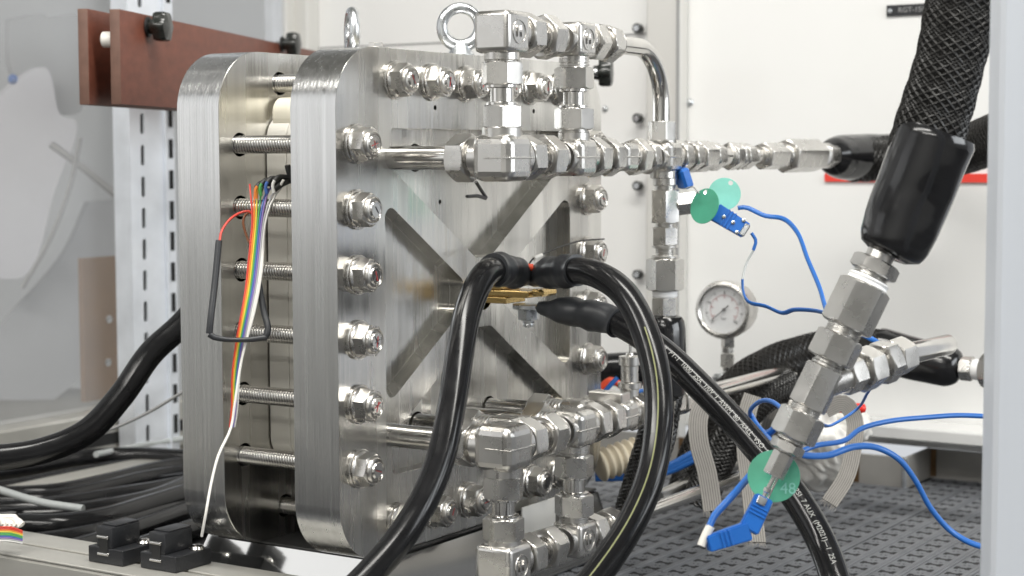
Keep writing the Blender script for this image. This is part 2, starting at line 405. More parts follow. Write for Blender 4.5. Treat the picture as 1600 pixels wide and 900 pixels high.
# grating: cells of small raised pads with H shaped openings, ridged strips between
def grate_mesh(nx, ny, px, py):
    vs, fs = [], []
    def pad(x0, y0, x1, y1, z1, z0=-.0012, t=.0004):
        b = len(vs)
        vs.extend([(x0, y0, z0), (x1, y0, z0), (x1, y1, z0), (x0, y1, z0), (x0+t, y0+t, z1), (x1-t, y0+t, z1), (x1-t, y1-t, z1), (x0+t, y1-t, z1)])
        fs.extend([(b+4, b+5, b+6, b+7), (b, b+1, b+5, b+4), (b+1, b+2, b+6, b+5), (b+2, b+3, b+7, b+6), (b+3, b, b+4, b+7)])
    for j in range(ny):
        y = j*py
        # ridge strips (along x)
        for k, (a, b) in enumerate(((.0004, .0034), (.0042, .0072))): pad(.0006, y+a, nx*px-.0006, y+b, 0)
        y1 = y+.0078; hh = py-.0078-.0004; rows = 9; rh = hh/rows
        for i in range(nx):
            x = i*px; cols = 9; cw = px/cols
            off = 0
            for rr in range(rows):
                for cc_ in range(cols):
                    u, v_ = cc_, rr
                    # two H openings per cell
                    hole = (1 <= u <= 4 and v_ in (1, 2, 6, 7)) or (u in (2, 3) and 3 <= v_ <= 5) or (u == 7 and v_ in (3, 5))
                    if hole: continue
                    pad(x+cc_*cw+.0002, y1+rr*rh+.0002, x+(cc_+1)*cw-.0002, y1+(rr+1)*rh-.0002, -.0005, t=.0005)
        # web floor just under the pads
    return vs, fs
PX, PY, NX, NY = .0275, .0295, 10, 8
gv, gf = grate_mesh(NX, NY, PX, PY)
gme = bpy.data.meshes.new('grating'); gme.from_pydata(gv, [], gf); gme.update(); gme.materials.append(m_grate)
GG = 'grey plastic grating mats laid in the steel tray'
tiles = []
TX, TY = NX*PX+.0012, NY*PY+.0012
for i in range(5):
    for j in range(5):
        x0 = .917-(i+1)*TX if i else .917-TX; y0 = -.93+j*TY
        if x0+TX < .02 and y0 > -.3: continue
        tiles.append((x0, y0))
for j in range(3): tiles.append((.9185, -.93-.0 + (j)*TY - .0 if j < 3 else 0))
for k, (x0, y0) in enumerate(tiles):
    if x0 > .9:
        if k != len(tiles)-3 and False: continue
        # narrow infill strips right of the tray jog
        continue
    o = bpy.data.objects.new('grating_mat', gme); COL.objects.link(o); o.location = (x0, y0, -.151)
    tag(o, 'dark grey plastic grating mat with H shaped holes in the tray', 'grating mat', GG)
gv2, gf2 = grate_mesh(3, NY, PX, PY)
g2 = bpy.data.meshes.new('grating_infill'); g2.from_pydata(gv2, [], gf2); g2.update(); g2.materials.append(m_grate)
for j in range(3):
    y0 = -.1585-(j+1)*TY
    o = bpy.data.objects.new('grating_mat', g2); COL.objects.link(o); o.location = (.9186, y0, -.151)
    tag(o, 'narrow grey grating strip against the far tray wall', 'grating mat', GG)

# bench surface on the left, stepped rails at the pane foot
struct(box('bench_top', (-.6, .605, -.172), (1.04, 2.2, -.152), mat('bench_grey', (.24, .23, .20), .45, .2, var=(4, .2)), bev=0))
o = box('pane_rail', (-.6, .835, -.151), (1.0, .905, -.084), m_rail, bev=.003); tag(o, 'beige aluminium rail at the foot of the clear pane', 'rail')
box('rail_slot', (-.6, .8338, -.128), (.99, .8349, -.112), m_dark, o, 0)
o = box('low_rail', (-.6, .70, -.151), (1.0, .742, -.132), m_rail, bev=.003); tag(o, 'low beige aluminium rail lying behind the black cables', 'rail')
# acrylic pane
o = box('acrylic_pane', (-.7, .868, -.083), (.968, .872, 1.2), m_pane, bev=0); tag(o, 'cloudy clear acrylic pane closing the left side of the enclosure', 'pane')
# things in the room beyond the pane, and pane reflections drawn as flat shapes
o = box('cardboard', (.662, 1.02, -.10), (.757, 1.03, .114), m_card, bev=0); tag(o, 'brown cardboard sheet with two screws seen through the pane', 'cardboard')
for x, z in ((.712, .02), (.708, -.045)): cyl('screw', (x, 1.02, z), (0, -1, 0), 0, .002, .006, m_zinc, o)
def reflection_shape(nm, pts, d, mt, lab, cat, th=.012):
    P = [at(x, y, d) for x, y in pts]; P = P+[P[0]]; vs = spline(P, 6)[:-1]; back = [v+V((0, th, 0)) for v in vs]; n = len(vs)
    me = mesh(vs+back, [tuple(range(n)), tuple(range(n, 2*n))[::-1]]+[(i, i+n, (i+1) % n+n, (i+1) % n) for i in range(n)]); 
    return tag(link(nm, me, mt), lab, cat)
reflection_shape('pane_reflection', [(-30, 175), (70, 105), (95, 180), (120, 190), (85, 300), (40, 430), (-30, 420)], 2.9, m_pale_refl, 'pale curved shape standing in for reflections and wrinkles in the clear pane', 'reflection')  # pale reflections and wrinkles of the pane, painted as a shape
reflection_shape('grey_pane_reflection', [(140, 315), (215, 318), (215, 480), (60, 640), (-30, 660), (-30, 560), (100, 400)], 3.0, mat('reflection_grey', (.42, .43, .45), .8, var=(3, .15)), 'dull grey curved shape standing in for reflections in the clear pane', 'case')  # greyer reflections in the pane, painted the same way
reflection_shape('board_reflection', [(15, 30), (70, 22), (75, 28), (125, 26), (125, 175), (60, 165), (20, 110)], 2.95, mat('board_reflection_grey', (.34, .35, .36), .8), 'flat grey box seen beyond the pane near the top left', 'box')  # mirrored silhouette of the boards, painted as a grey shape
tube('hanging_cable', spline([at(80, 225, 2.8), at(130, 262, 2.8), at(200, 320, 2.8)]), .006, m_greyp, step=.03); tag(bpy.context.scene.objects['hanging_cable'], 'short thick grey cable slanting beyond the pane', 'cable')
o = tube('hanging_cable', spline([at(126, 215, 2.75), at(110, 290, 2.75), at(80, 370, 2.75), at(35, 450, 2.75)]), .0035, m_greyp, step=.03); tag(o, 'thin dark cable hanging down beyond the pane', 'cable')
o = lath('blue_pin', at(21, 124, 2.7), (-.8, -.5, 0), [(0, .006), (.004, .008), (.012, .004)], m_blue, None, 16); tag(o, 'small blue pin beyond the pane', 'pin')

# slotted strut
def strut(x0, x1, y, z0, z1):
    r = root('slotted_strut', ((x0+x1)/2, y, z0), 'galvanised slotted strut standing in front of the acrylic pane', 'strut')
    xm = x0+(x1-x0)*.34; cuts = []; z = z0+.02
    while z < z1-.05:
        cuts.append(rounded([(xm-.0035, z), (xm+.0035, z), (xm+.0035, z+.028), (xm-.0035, z+.028)], .003, 4)); z += .0425
    bm = bmesh.new()
    for c in cuts:
        me = prism(c, y-.01, y+.01); bm.from_mesh(me)
    cm = bpy.data.meshes.new('c'); bm.to_mesh(cm)
    f = boolean(bmesh_done(box_bm((x0, y-.0015, z0), (x1-.006, y+.0015, z1), 0)), [cm], 0)
    link('web', f, m_galv, r)
    box('back_strip', (x0+.002, y+.012, z0), (x1-.008, y+.0125, z1), m_greyp, r, 0)
    box('flange', (x0, y+.0018, z0), (x0+.0025, y+.03, z1), m_galv, r, .0005)
    box('flange', (x1-.0058, y-.006, z0), (x1-.003, y+.03, z1), m_galv, r, .0005)
    z = z0+.03
    box('lip', (x1-.0028, y-.002, z0), (x1+.016, y+.0005, z1), m_galv, r, .0005)
    while z < z1: box('lip_slot', (x1+.004, y-.0032, z), (x1+.011, y-.0022, z+.026), m_dark, r, 0); z += .0425
strut(onax(205, 400, 1, .80).x, onax(262, 400, 1, .80).x, .80, -.151, .95)

# brown clamping boards with knobs
d = V((.917, .399, 0)).normalized(); n1 = V((d.y, -d.x, 0))
cb = root('clamping_boards', at(300, 90, 2.0), 'pair of reddish brown boards clamped together by black knobs and white spacers', 'boards')
P0 = at(187, 20, 1.84)
h = (at(187, 162.5, 1.84)-at(187, 14, 1.84)).length
def board(off, L, z0, z1, s0=0):
    o = V((P0.x, P0.y, 0)) - n1*off; mw = M((( d.x, -n1.x, 0, o.x), (d.y, -n1.y, 0, o.y), (0, 0, 1, 0), (0, 0, 0, 1)))
    bm = box_bm((s0, .0, z0), (L, .0115, z1), .0008); me = bmesh_done(bm); me.materials.append(m_brown); me.materials.append(m_brownedge)
    for p in me.polygons: p.material_index = 1 if abs(p.normal.x) > .7 or abs(p.normal.z) > .9 else 0
    return link('board', me, None, cb, mw)
zt = at(187, 14, 1.84).z; zb = zt-h
board(0, .82, zb, zt); board(.0355, .82, zb, zt+.001)
def along(px):     # distance along the front board where a pixel column meets it
    r = ray(px, 90); A = P0-CC
    # solve CC + r t = P0 + d s in xy
    det = r.x*(-d.y) + d.x*r.y
    t = (A.x*(-d.y) + d.x*A.y)/det; s = (r.x*A.y - r.y*A.x)/det; return s
def knob(p, dr, r, par):
    vs, fs = [], []; n = 60
    prof = [(0, .45), (.006, .5), (.007, .93), (.010, 1), (.018, 1), (.021, .93), (.0225, .7), (.023, .02)]
    for t, k in prof:
        for i in range(n):
            a = 2*math.pi*i/n; rr = r*k*(1-(.13*(.5-.5*math.cos(6*a)) if k > .6 else 0)); vs.append((rr*math.cos(a), rr*math.sin(a), t))
    for j in range(len(prof)-1):
        for i in range(n): fs.append((j*n+i, j*n+(i+1) % n, (j+1)*n+(i+1) % n, (j+1)*n+i))
    fs.append(tuple((len(prof)-1)*n+i for i in range(n)))
    return link('knob' if par else 'loose_knob', mesh(vs, fs), m_knob, par, zframe(p, dr))
for px, py, r in ((231, 43, .0175), (440, 70, .0175), (934, 112, .017)):
    s = along(px) if px < 900 else None
    if s is not None:
        p = V((P0.x, P0.y, 0)) + d*s; Z = (p-CC).dot(CF); 
        p.z = at(px, py, (V((p.x, p.y, CC.z))-CC).dot(V((CF.x, CF.y, 0)))).z
        cyl('washer', p, n1, 0, .003, .011, m_rubber, cb); knob(p+n1*.003, n1, r, cb)
        cyl('stud', p-n1*.047, n1, 0, .05, .004, m_zinc, cb)
s = along(190); q = V((P0.x, P0.y, zt-.031)) + d*.012; cyl('spacer', q-n1*.0237, n1, -.0002, .0234, .0085, m_nylon, cb)
s = along(478); q = V((P0.x, P0.y, 0)) + d*(s-.02); q.z = zt-.03; cyl('spacer', q, n1, 0, .012, .007, m_nylon, cb)
kp = at(921, 113, 2.05)
kr = knob(kp+V((.01, 0, 0)), n1, .018, None); tag(kr, 'dark knob peeking out behind the right edge of the front plate', 'knob')
cyl('shank', kp, n1, -.02, .01, .005, m_zinc, kr)

# near right post
p = at(1557.5, 450, 1.12); q = at(1640, 450, 1.12)
e = V((.538, -.843, 0)).normalized(); f = V((e.y, -e.x, 0))*-1
mw = M(((e.x, f.x, 0, p.x), (e.y, f.y, 0, p.y), (0, 0, 1, 0), (0, 0, 0, 1)))
o = box('corner_post', (0, 0, -.30), (.045, .03, .75), m_post, None, .003, mw); tag(o, 'light blue grey profile post along the right edge of the picture', 'frame post')
# near left rail carrying the fuse blocks
rl = root('bench_rail', (-.05, .2, -.2), 'grey aluminium rail with a groove in front of the cables at lower left', 'rail')
ang = math.atan2(.0, 1)
box('rail_body', (-.0800, -.25, -.145), (-.004, .80, -.103), m_rail, rl, .002)
box('rail_top', (-.0800, -.25, -.1025), (-.046, .80, -.100), m_rail, rl, .0008)
box('rail_top', (-.0400, -.25, -.1025), (-.004, .80, -.100), m_rail, rl, .0008)
box('rail_foot', (-.0795, -.25, -.19), (-.0045, .80, -.1455), m_post, rl, .001)
# ================================================================ THE STACK
S = .055; ZC = .1375; T1 = .0483; Y2, Y3 = .128, .1767
U0, U1, Z0, Z1 = -.027, .415, -.082, .357
UC = .1925
st = root('fuel_cell_stack', (UC, .09, Z0), 'steel stack of two thick plates bolted together with threaded tie rods', 'cell stack')
outline = rounded([(U0, Z0), (U1, Z0), (U1, Z1), (U0, Z1)], .052, 14)
dz = ZC
def mir(pts): return pts
left_p = rounded([(.0395, .0475), (.0395, .2275), (.160, .1500), (.160, .1250)][::-1], [.009, .009, .010, .010][::-1], 6)
right_p = rounded([(.3515, .0475), (.3515, .2275), (.225, .1500), (.225, .1250)], [.010, .010, .009, .009], 6)
top_p = rounded([(.047, .2885), (.338, .2885), (.338, .2560), (.205, .1700), (.180, .1700), (.047, .2560)], [.006, .006, .008, .012, .012, .008], 6)
bot_p = rounded([(.047, -.0135), (.338, -.0135), (.338, .0190), (.205, .1050), (.180, .1050), (.047, .0190)][::-1], [.006, .006, .008, .012, .012, .008][::-1], 6)
cuts = [prism(p, -.01, .016) for p in (left_p, right_p, top_p, bot_p)]
def cylbm(p, r, y0, y1, n=32):
    return prism([(p[0]+r*math.cos(2*math.pi*i/n), p[1]+r*math.sin(2*math.pi*i/n)) for i in range(n)], y0, y1)
PORTS_U = (.049, .107, .168, .226)
zt_, zb_ = .263, .0215
for u in PORTS_U[1:]:
    for z in (zt_, zb_): cuts.append(cylbm((u, z), .0125, -.02, .06))
cuts.append(cylbm((UC, .1375), .017, -.02, .04))
for u in (.1159, .2826): cuts.append(cylbm((u, .3075), .0022, -.02, .012, 16))
cuts.append(cylbm((.1455, .2225), .0022, -.02, .03, 16))
fp = boolean(prism(outline, 0, T1), cuts, .0007)
# three finishes: face, edge, pocket
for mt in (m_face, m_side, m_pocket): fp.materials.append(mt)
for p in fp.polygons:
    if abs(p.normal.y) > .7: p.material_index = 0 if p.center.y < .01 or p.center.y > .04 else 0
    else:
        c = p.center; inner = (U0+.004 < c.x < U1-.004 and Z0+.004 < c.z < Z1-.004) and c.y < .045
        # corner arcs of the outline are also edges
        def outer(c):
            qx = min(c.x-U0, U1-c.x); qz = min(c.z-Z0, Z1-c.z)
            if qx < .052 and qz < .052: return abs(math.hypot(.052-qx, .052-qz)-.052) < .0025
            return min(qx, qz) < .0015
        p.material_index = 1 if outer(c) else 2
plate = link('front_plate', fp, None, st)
text('engraving', 'H₁', .010, M(((1, 0, 0, .079), (0, 0, -1, 0.0158), (0, 1, 0, .2330), (0, 0, 0, 1))) @ M.Rotation(R_(90), 4, 'Z'), m_mark, plate, .0001)
text('engraving', 'H₁', .0001, M.Translation((0, 0, 0)), m_mark, plate) if False else None
text('engraving', 'A₂', .012, M(((1, 0, 0, .1125), (0, 0, -1, 0.0158), (0, 1, 0, .052), (0, 0, 0, 1))) @ M.Rotation(R_(0), 4, 'Z'), m_mark, plate, .0001)
# marker stroke "7"
def stroke(name, pts, y, wd, mt, par, nrm=-1):
    P = [V((a, y, b)) for a, b in pts]; me = sweep_me(resample(spline(P, 4), .002)[0], [(wd, 0), (0, .00025), (-wd, 0), (0, -.00025)], up=V((0, 0, 1)))
    return link(name, me, mt, par)
sk = [onax(x, y, 1, 0.0157) for x, y in ((744, 284), (752, 297), (760, 309))]
me = sweep_me(resample(sk, .002)[0], circ(.0015, 6)); link('marker_stroke', me, m_mark, plate)
sk = [onax(x, y, 1, 0.0157) for x, y in ((759, 310), (747, 306), (730, 307))]
me = sweep_me(resample(sk, .002)[0], circ(.0017, 6)); link('marker_stroke', me, m_mark, plate)
rc = [cylbm((U, Z), .0105, Y2-.02, Y2+.03, 24) for U, Z in [(0, k*S) for k in range(6)]+[(S, 6*S), (S, -S)]]
rp = boolean(prism(outline, Y2, Y3), rc, .0007)
rp.materials.append(m_face); rp.materials.append(m_side)
for p in rp.polygons: p.material_index = 0 if abs(p.normal.y) > .7 else 1
link('rear_plate', rp, None, st)
box('scratch', (0, 0, 0), (.001, .001, .001), m_dark, st) if False else None
# cell block: two end frames and packed frames
inner = rounded([(.034, -.010), (.351, -.010), (.351, .302), (.034, .302)], .022, 8)
cb_ = bmesh.new()
for y0, y1, k in ((T1+.001, T1+.0235, 0), (T1+.0240, T1+.0555, 0), (T1+.056, Y2-.001, 0)):
    me = boolean(prism(inner, y0, y1), [], .0006); link('cell_frame', me, m_cell, st)
cream = rounded([(.046, .0), (.339, .0), (.339, .316), (.046, .316)], .045, 10)
link('insulating_shell', boolean(prism([(x, z) for x, z in rounded([(.0385, .285), (.3465, .285), (.3465, .3175), (.0385, .3175)], .014, 6)], T1+.004, Y2-.004), [], .001), m_cream, st)
for z0, kind in ((.2235, 'bar'), (.0690, 'bar'), (.0345, 'dot')):
    for k in range(3):
        y = T1+.006+k*.0062
        if kind == 'bar': box('engraved_mark', (.0336, y, z0), (.0339, y+.0013, z0+.0155), m_mark, st, 0)
        else: box('engraved_mark', (.0336, y, z0), (.0339, y+.0026, z0+.003), m_mark, st, 0)
# tie rods
def rod_me(L, r, pitch=.0030):
    prof = []; n = int(L/pitch)
    for i in range(n): prof += [(i*pitch, r*.80), (i*pitch+pitch*.38, r), (i*pitch+pitch*.62, r)]
    prof.append((L, r*.9)); return lathe_me(prof, 24, ang=20)
rod_mesh = rod_me(Y2-T1+.03, .0080); 
ROD_UV = [(0, k*S) for k in range(6)]+[(7*S, k*S) for k in range(6)]+[(k*S, 6*S) for k in range(1, 7)]+[(k*S, -S) for k in range(1, 7)]
marks = random.Random(3)
def tie(u, z, k):
    r_ = link('tie_rod', withmat(rod_mesh, m_rod), None, st, zframe((u, T1-.006, z), (0, 1, 0)))
    d = (0, -1, 0); p = (u, 0, z)
    nr = hexn('nut', p, d, .0046, .0165, .0255, m_nut, r_, rot=marks.uniform(0, 60), ch=0)
    lath('washer', p, d, [(0, .0163), (.0002, .0168), (.0024, .0168), (.0028, .0162), (.0029, .010)], m_nut, r_, 40)
    lath('nut_flange', p, d, [(.0029, .0146), (.0034, .0152), (.0044, .0150), (.0056, .0130), (.0056, .008)], m_nut, r_, 40)
    lath('nut_collar', p, d, [(.0164, .0112), (.0184, .0110), (.0194, .0103), (.0196, .0096), (.0184, .0086)], m_nut, r_, 36, 50)
    e = .0212+marks.uniform(-.001, .0012)
    lath('rod_end', p, d, [(.012, .0078), (e-.0012, .0078), (e, .0068), (e, .0062), (e-.0005, .0058), (e-.0006, .0004)], m_rod, r_, 30, 40)
    # paint strokes on the end of the rod
    n = marks.choice((1, 2, 2, 3))
    for j in range(n):
        a = marks.uniform(0, 3.1); L = marks.uniform(.003, .0048); mt = m_redp if (j+k) % 2 else m_mark
        c = V((u+marks.uniform(-.001, .001), -e-.0001+.0006-.0002, z+marks.uniform(-.001, .001))); dx = V((math.cos(a), 0, math.sin(a)))*L
        me = sweep_me([c-dx, c+dx*.2, c+dx], circ(.00034, 5)); link('paint_mark', me, mt, r_)
for k, (u, z) in enumerate(ROD_UV): tie(u, z, k)
# lifting eyes
def eye(px, yw, zc, Rr, rr, yaw, lab=None):
    c = V((px, yw, zc)); D = V((math.sin(R_(yaw)), math.cos(R_(yaw)), 0)); X = V((D.y, -D.x, 0))
    path = [c + X*Rr*math.cos(t) + V((0, 0, 1))*Rr*math.sin(t) for t in [2*math.pi*i/64 for i in range(65)]]
    F = []; vs, fs = [], []; n = 20
    for i in range(64):
        t = 2*math.pi*i/64; rad = X*math.cos(t)+V((0, 0, 1))*math.sin(t); r2 = rr*(1+.18*max(0, -math.sin(t)))
        for k in range(n):
            a = 2*math.pi*k/n; vs.append(c+rad*(Rr+r2*math.cos(a))+D*r2*math.sin(a))
    for i in range(64):
        for k in range(n): fs.append((i*n+k, i*n+(k+1) % n, ((i+1) % 64)*n+(k+1) % n, ((i+1) % 64)*n+k))
    e = link('lifting_eye', mesh(vs, fs), m_zinc, st)
    zb = Z1
    lath('collar', (px, yw, zb), (0, 0, 1), [(0, .0125), (.002, .0128), (.0045, .011), (.009, .0085), (zc-zb-Rr+.002, .0075)], m_zinc, e, 32)
eye(.1925, .0240, Z1+.0275, .0175, .0052, 52)
eye(.1925, .1520, Z1+.0295, .0175, .0052, 134)
# small plug screw on the top edge of the front plate
cyl('plug_flange', (.058, .022, Z1), (0, 0, 1), 0, .002, .0115, m_nut, st); hexn('plug_screw', (.058, .022, Z1), (0, 0, 1), .002, .006, .012, m_nut, st)
# foot strip and polished base beneath
o = box('rubber_strip', (.022, -.004, -.0848), (.40, .182, -.0824), m_rubber, bev=.001); tag(o, 'black rubber strip between the stack and its polished base', 'strip')
vs = []
for z, e in ((-.0850, 0), (-.150, .021)):
    vs += [(.030-e, -.008-e*.5, z), (.395+e, -.008-e*.5, z), (.395+e, .200+e, z), (.030-e, .200+e, z)]
o = link('base_block', mesh(vs, [(0, 1, 2, 3), (7, 6, 5, 4)]+[(i, i+4, (i+1) % 4+4, (i+1) % 4) for i in range(4)]), m_mirror); tag(o, 'mirror polished steel base block under the stack', 'base')

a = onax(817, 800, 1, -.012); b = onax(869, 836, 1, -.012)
o = box('reflection_card', (a.x, -.0115, b.z), (b.x, -.0095, a.z+.004), m_nylon, bev=.0003); tag(o, 'small white plate standing in for a bright reflection on the polished base behind the lower pipes', 'card')  # white plate added for the bright reflection in the base front
# ================================================================ PIPEWORK
YP = -.113
def neck(p, d, t0, t1, r, par):
    n = 3; prof = [(t0, r)]
    for i in range(n): a = t0+(t1-t0)*(i+.5)/n; w_ = (t1-t0)/n*.3; prof += [(a-w_, r), (a-w_*.5, r*.93), (a+w_*.5, r*.93), (a+w_, r)]
    prof.append((t1, r)); prof = [(t-t0, q) for t, q in prof]
    return link('port', withmat(lathe_me(prof, 32), m_fit), None, par, zframe(V(p)+V(d).normalized()*t0, d))
def body(p, par, name, s=.017, dirs=(), forged=False, letter=False):
    p = V(p)
    bm = box_bm((-s, -s, -s), (s, s, s), s*(.42 if forged else .26), 3)
    b = link(name, flatbig(bmesh_done(bm, ang=60)), m_fit, par, M.Translation(p))
    for d in dirs: cyl('hub', p, d, s*.6, s+.006, s*.86, m_fit, b)
    if letter:
        q = p+V((0, -s-.0001, -.0)); ring = []
        me = lathe_me([(0, .0102), (.0006, .0100), (.0006, .0092), (0, .0090)], 36, cap=False); link('stamped_ring', withmat(me, m_fit), None, b, zframe(q, (0, -1, 0)))
        text('stamped_letter', 'H', .0125, M(((1, 0, 0, q.x), (0, 0, -1, q.y-.0001), (0, 1, 0, q.z), (0, 0, 0, 1))), m_fit, b, .0009, .0003)
    if forged:
        box('parting_line', (p.x-s-.0004, p.y-s-.0004, p.z-.0008), (p.x+s+.0004, p.y+s*.3, p.z+.0008), m_fit, b, .0004)
    return b
def union(p, d, par, t0, gap, af=.031, L=.0185, rt=.0095, rot=0):
    """nut - ring - tube - ring - nut, starting at t0 from p; returns end t"""
    t = t0
    neck(p, d, t-.008, t+.001, rt*1.38, par)
    hexn('hex_nut', p, d, t, t+L, af, m_fit, par, rot); t += L
    lath('ferrule_ring', p, d, [(t, rt*1.35), (t+.002, rt*1.35), (t+.0028, rt*1.1), (t+.0028, rt)], m_pol, par)
    cyl('tube', p, d, t+.0005, t+gap-.0005, rt, m_pol, par, 0)
    t2 = t+gap
    lath('ferrule_ring', p, d, [(t2-.0028, rt), (t2-.0028, rt*1.1), (t2-.002, rt*1.35), (t2, rt*1.35)], m_pol, par)
    hexn('hex_nut', p, d, t2, t2+L, af, m_fit, par, rot+14); t = t2+L
    neck(p, d, t-.001, t+.008, rt*1.38, par)
    return t
X = (1, 0, 0); NY_ = (0, -1, 0); UP = (0, 0, 1); DN = (0, 0, -1)
um = root('upper_pipe_manifold', (.051, YP, zt_), 'upper stainless pipe manifold with a raised loop above the front plate', 'pipework')
lm = root('lower_pipe_manifold', (.051, YP, zb_), 'lower stainless pipe manifold near the grating with a second row beneath', 'pipework')
def straight(par, z, x0, specs):
    """specs: (kind, length, size)"""
    x = x0
    for k, L, s in specs:
        p = (x, YP, z)
        if k == 'hex': hexn('hex_nut', p, X, 0, L, s, m_fit, par, random.choice((24, 30, 34, 42)))
        elif k == 'ring': cyl('collar', p, X, 0, L, s, m_fit, par)
        elif k == 'tube': cyl('tube', p, X, 0, L, s, m_pol, par, 0)
        elif k == 'neck': neck(p, X, 0, L, s, par)
        elif k == 'tape': lath('thread_tape', p, X, [(0, s*.93), (L*.2, s), (L*.45, s*.97), (L*.6, s), (L*.9, s*.98), (L, s*.9)], m_tape, par)
        elif k == 'body': body((x+L/2, YP, z), par, 'union_body', L/2, (X, (-1, 0, 0)), forged=True)
        x += L
    return x
# --- upper
A = V((.051, YP, zt_)); B = V((.168, YP, zt_)); AH = V((.051, YP, .366)); BH = V((.168, YP, .366))
b = body(A, um, 'corner_elbow', .0195, ((0, 1, 0), X, UP), forged=True)
def inlet(p, par, yend=.022, r=.0102, nut=True, ynut=-.066, taper=.036):
    d = (0, -1, 0); q = (p[0], yend-.007, p[2])
    cyl('inlet_tube', q, d, 0, yend-.007-ynut+.004, r, m_pol, par, 0)
    if nut:
        hexn('hex_nut', (p[0], ynut, p[2]), d, 0, .0185, taper, m_fit, par, 30); neck((p[0], ynut, p[2]), d, .018, .03, r*1.45, par)
inlet(A, um, .022); 
body(B, um, 'tee_body', .0165, ((0, 1, 0), X, UP, (-1, 0, 0)), forged=True); inlet(B, um)
union(A, X, um, .0265, .0150, .034, .0190, .0105, 26)
union(A, UP, um, .0245, .0165, .031, .0190, .0098, 4)
union(B, UP, um, .0245, .0165, .031, .0190, .0098, 22)
body(AH, um, 'elbow_body', .0172, (X, DN), letter=True); body(BH, um, 'tee_body', .0150, (X, DN, (-1, 0, 0)), letter=True)
union(AH, X, um, .0265, .0160, .034, .0180, .0100, 28)
t = union(BH, X, um, .0235, .010, .031, .0160, .0095, 5)
cx = .168+t-.004; rb = .0085
TX_ = .334
path = [V((cx, YP, .366)), V((cx+.004, YP, .366))]
for i in range(1, 15):
    a = math.pi/2*(1-i/14); path.append(V((TX_-.052+.052*math.cos(a), YP, .366-.052+.052*math.sin(a))))
path += [V((TX_, YP, .30)), V((TX_, YP, zt_+.03))]
tube('bent_tube', path, rb, m_pol, um, .004, 24)
hexn('hex_nut', (TX_, YP, zt_+.0155), UP, 0, .0185, .024, m_fit, um, 15)
C3_ = V((.338, YP, zt_))
straight(um, zt_, .168+.0165, [('ring', .006, .0142), ('neck', .004, .0132), ('hex', .016, .032), ('ring', .005, .0128), ('tube', .006, .010), ('hex', .016, .031), ('ring', .005, .013), ('body', .026, 0), ('ring', .006, .0128), ('hex', .015, .031), ('ring', .006, .0125), ('hex', .013, .029)])
body(C3_, um, 'tee_body', .0150, (X, UP, (-1, 0, 0), DN), forged=True)
xe = straight(um, zt_, C3_.x+.0150, [('ring', .005, .0128), ('neck', .004, .0118), ('hex', .015, .029), ('ring', .004, .0118), ('tube', .006, .0095), ('hex', .0145, .028), ('ring', .006, .0112), ('hex', .027, .0275), ('ring', .003, .0118), ('hex', .017, .026), ('ring', .010, .0110), ('tube', .013, .0100),
                                      ('ring', .004, .012), ('hex', .016, .0255), ('ring', .003, .0125), ('hex', .007, .0250), ('ring', .004, .0105), ('hex', .019, .0245), ('neck', .012, .0092), ('ring', .015, .0078), ('neck', .008, .0100), ('hex', .047, .0262), ('neck', .010, .0112), ('ring', .004, .0125), ('hex', .086, .0335), ('tape', .020, .0130), ('hex', .026, .026), ('ring', .004, .0115)])
# branch below the third tee
zt3 = C3_.z
def vert(par, x, z, specs):
    for k, L, s in specs:
        p = (x, YP, z)
        if k == 'hex': hexn('hex_nut', p, DN, 0, L, s, m_fit, par, random.choice((0, 10, 30)))
        elif k == 'ring': cyl('collar', p, DN, 0, L, s, m_fit, par)
        elif k == 'neck': neck(p, DN, 0, L, s, par)
        elif k == 'tape': lath('thread_tape', p, DN, [(0, s*.9), (L*.2, s), (L*.5, s*.97), (L*.8, s), (L, s*.92)], m_tape, par)
        z -= L
    return z
xb = .342
zz = vert(um, xb, zt3-.017, [('ring', .011, .0120), ('neck', .004, .0102), ('hex', .032, .0262), ('neck', .004, .0100), ('hex', .0175, .0235), ('ring', .003, .0128), ('neck', .007, .0095), ('ring', .003, .0128), ('hex', .031, .0325), ('tape', .007, .0125), ('hex', .018, .0235)])
side = V((xb, YP, zt3-.048)); sd = V((.55, -.70, .12)).normalized()
hexn('side_port', side, sd, .010, .030, .021, m_fit, um); hexn('side_port_nut', side, sd, .031, .041, .018, m_fit, um)
# --- lower
A2 = V((.051, YP, zb_)); B2 = V((.168, YP, zb_)); AL = V((.051, YP, -.0785)); BL = V((.168, YP, -.0785))
body(A2, lm, 'corner_elbow', .0195, ((0, 1, 0), X, DN), forged=True); inlet(A2, lm)
body(B2, lm, 'tee_body', .0165, ((0, 1, 0), X, DN, (-1, 0, 0)), forged=True); inlet(B2, lm)
union(A2, X, lm, .0265, .0150, .034, .0190, .0105, 26)
union(A2, DN, lm, .0245, .0165, .031, .0190, .0098, 8)
union(B2, DN, lm, .0245, .0165, .031, .0190, .0098, 22)
body(AL, lm, 'elbow_body', .0180, (X, UP), letter=True); body(BL, lm, 'tee_body', .0155, (X, UP, (-1, 0, 0)), letter=True)
union(AL, X, lm, .0265, .0160, .034, .0180, .0100, 28)
t = union(BL, X, lm, .0235, .012, .029, .0170, .0090, 12)
cyl('tube', (BL.x+t, YP, BL.z), X, 0, .44, .0070, m_pol, lm, 0)
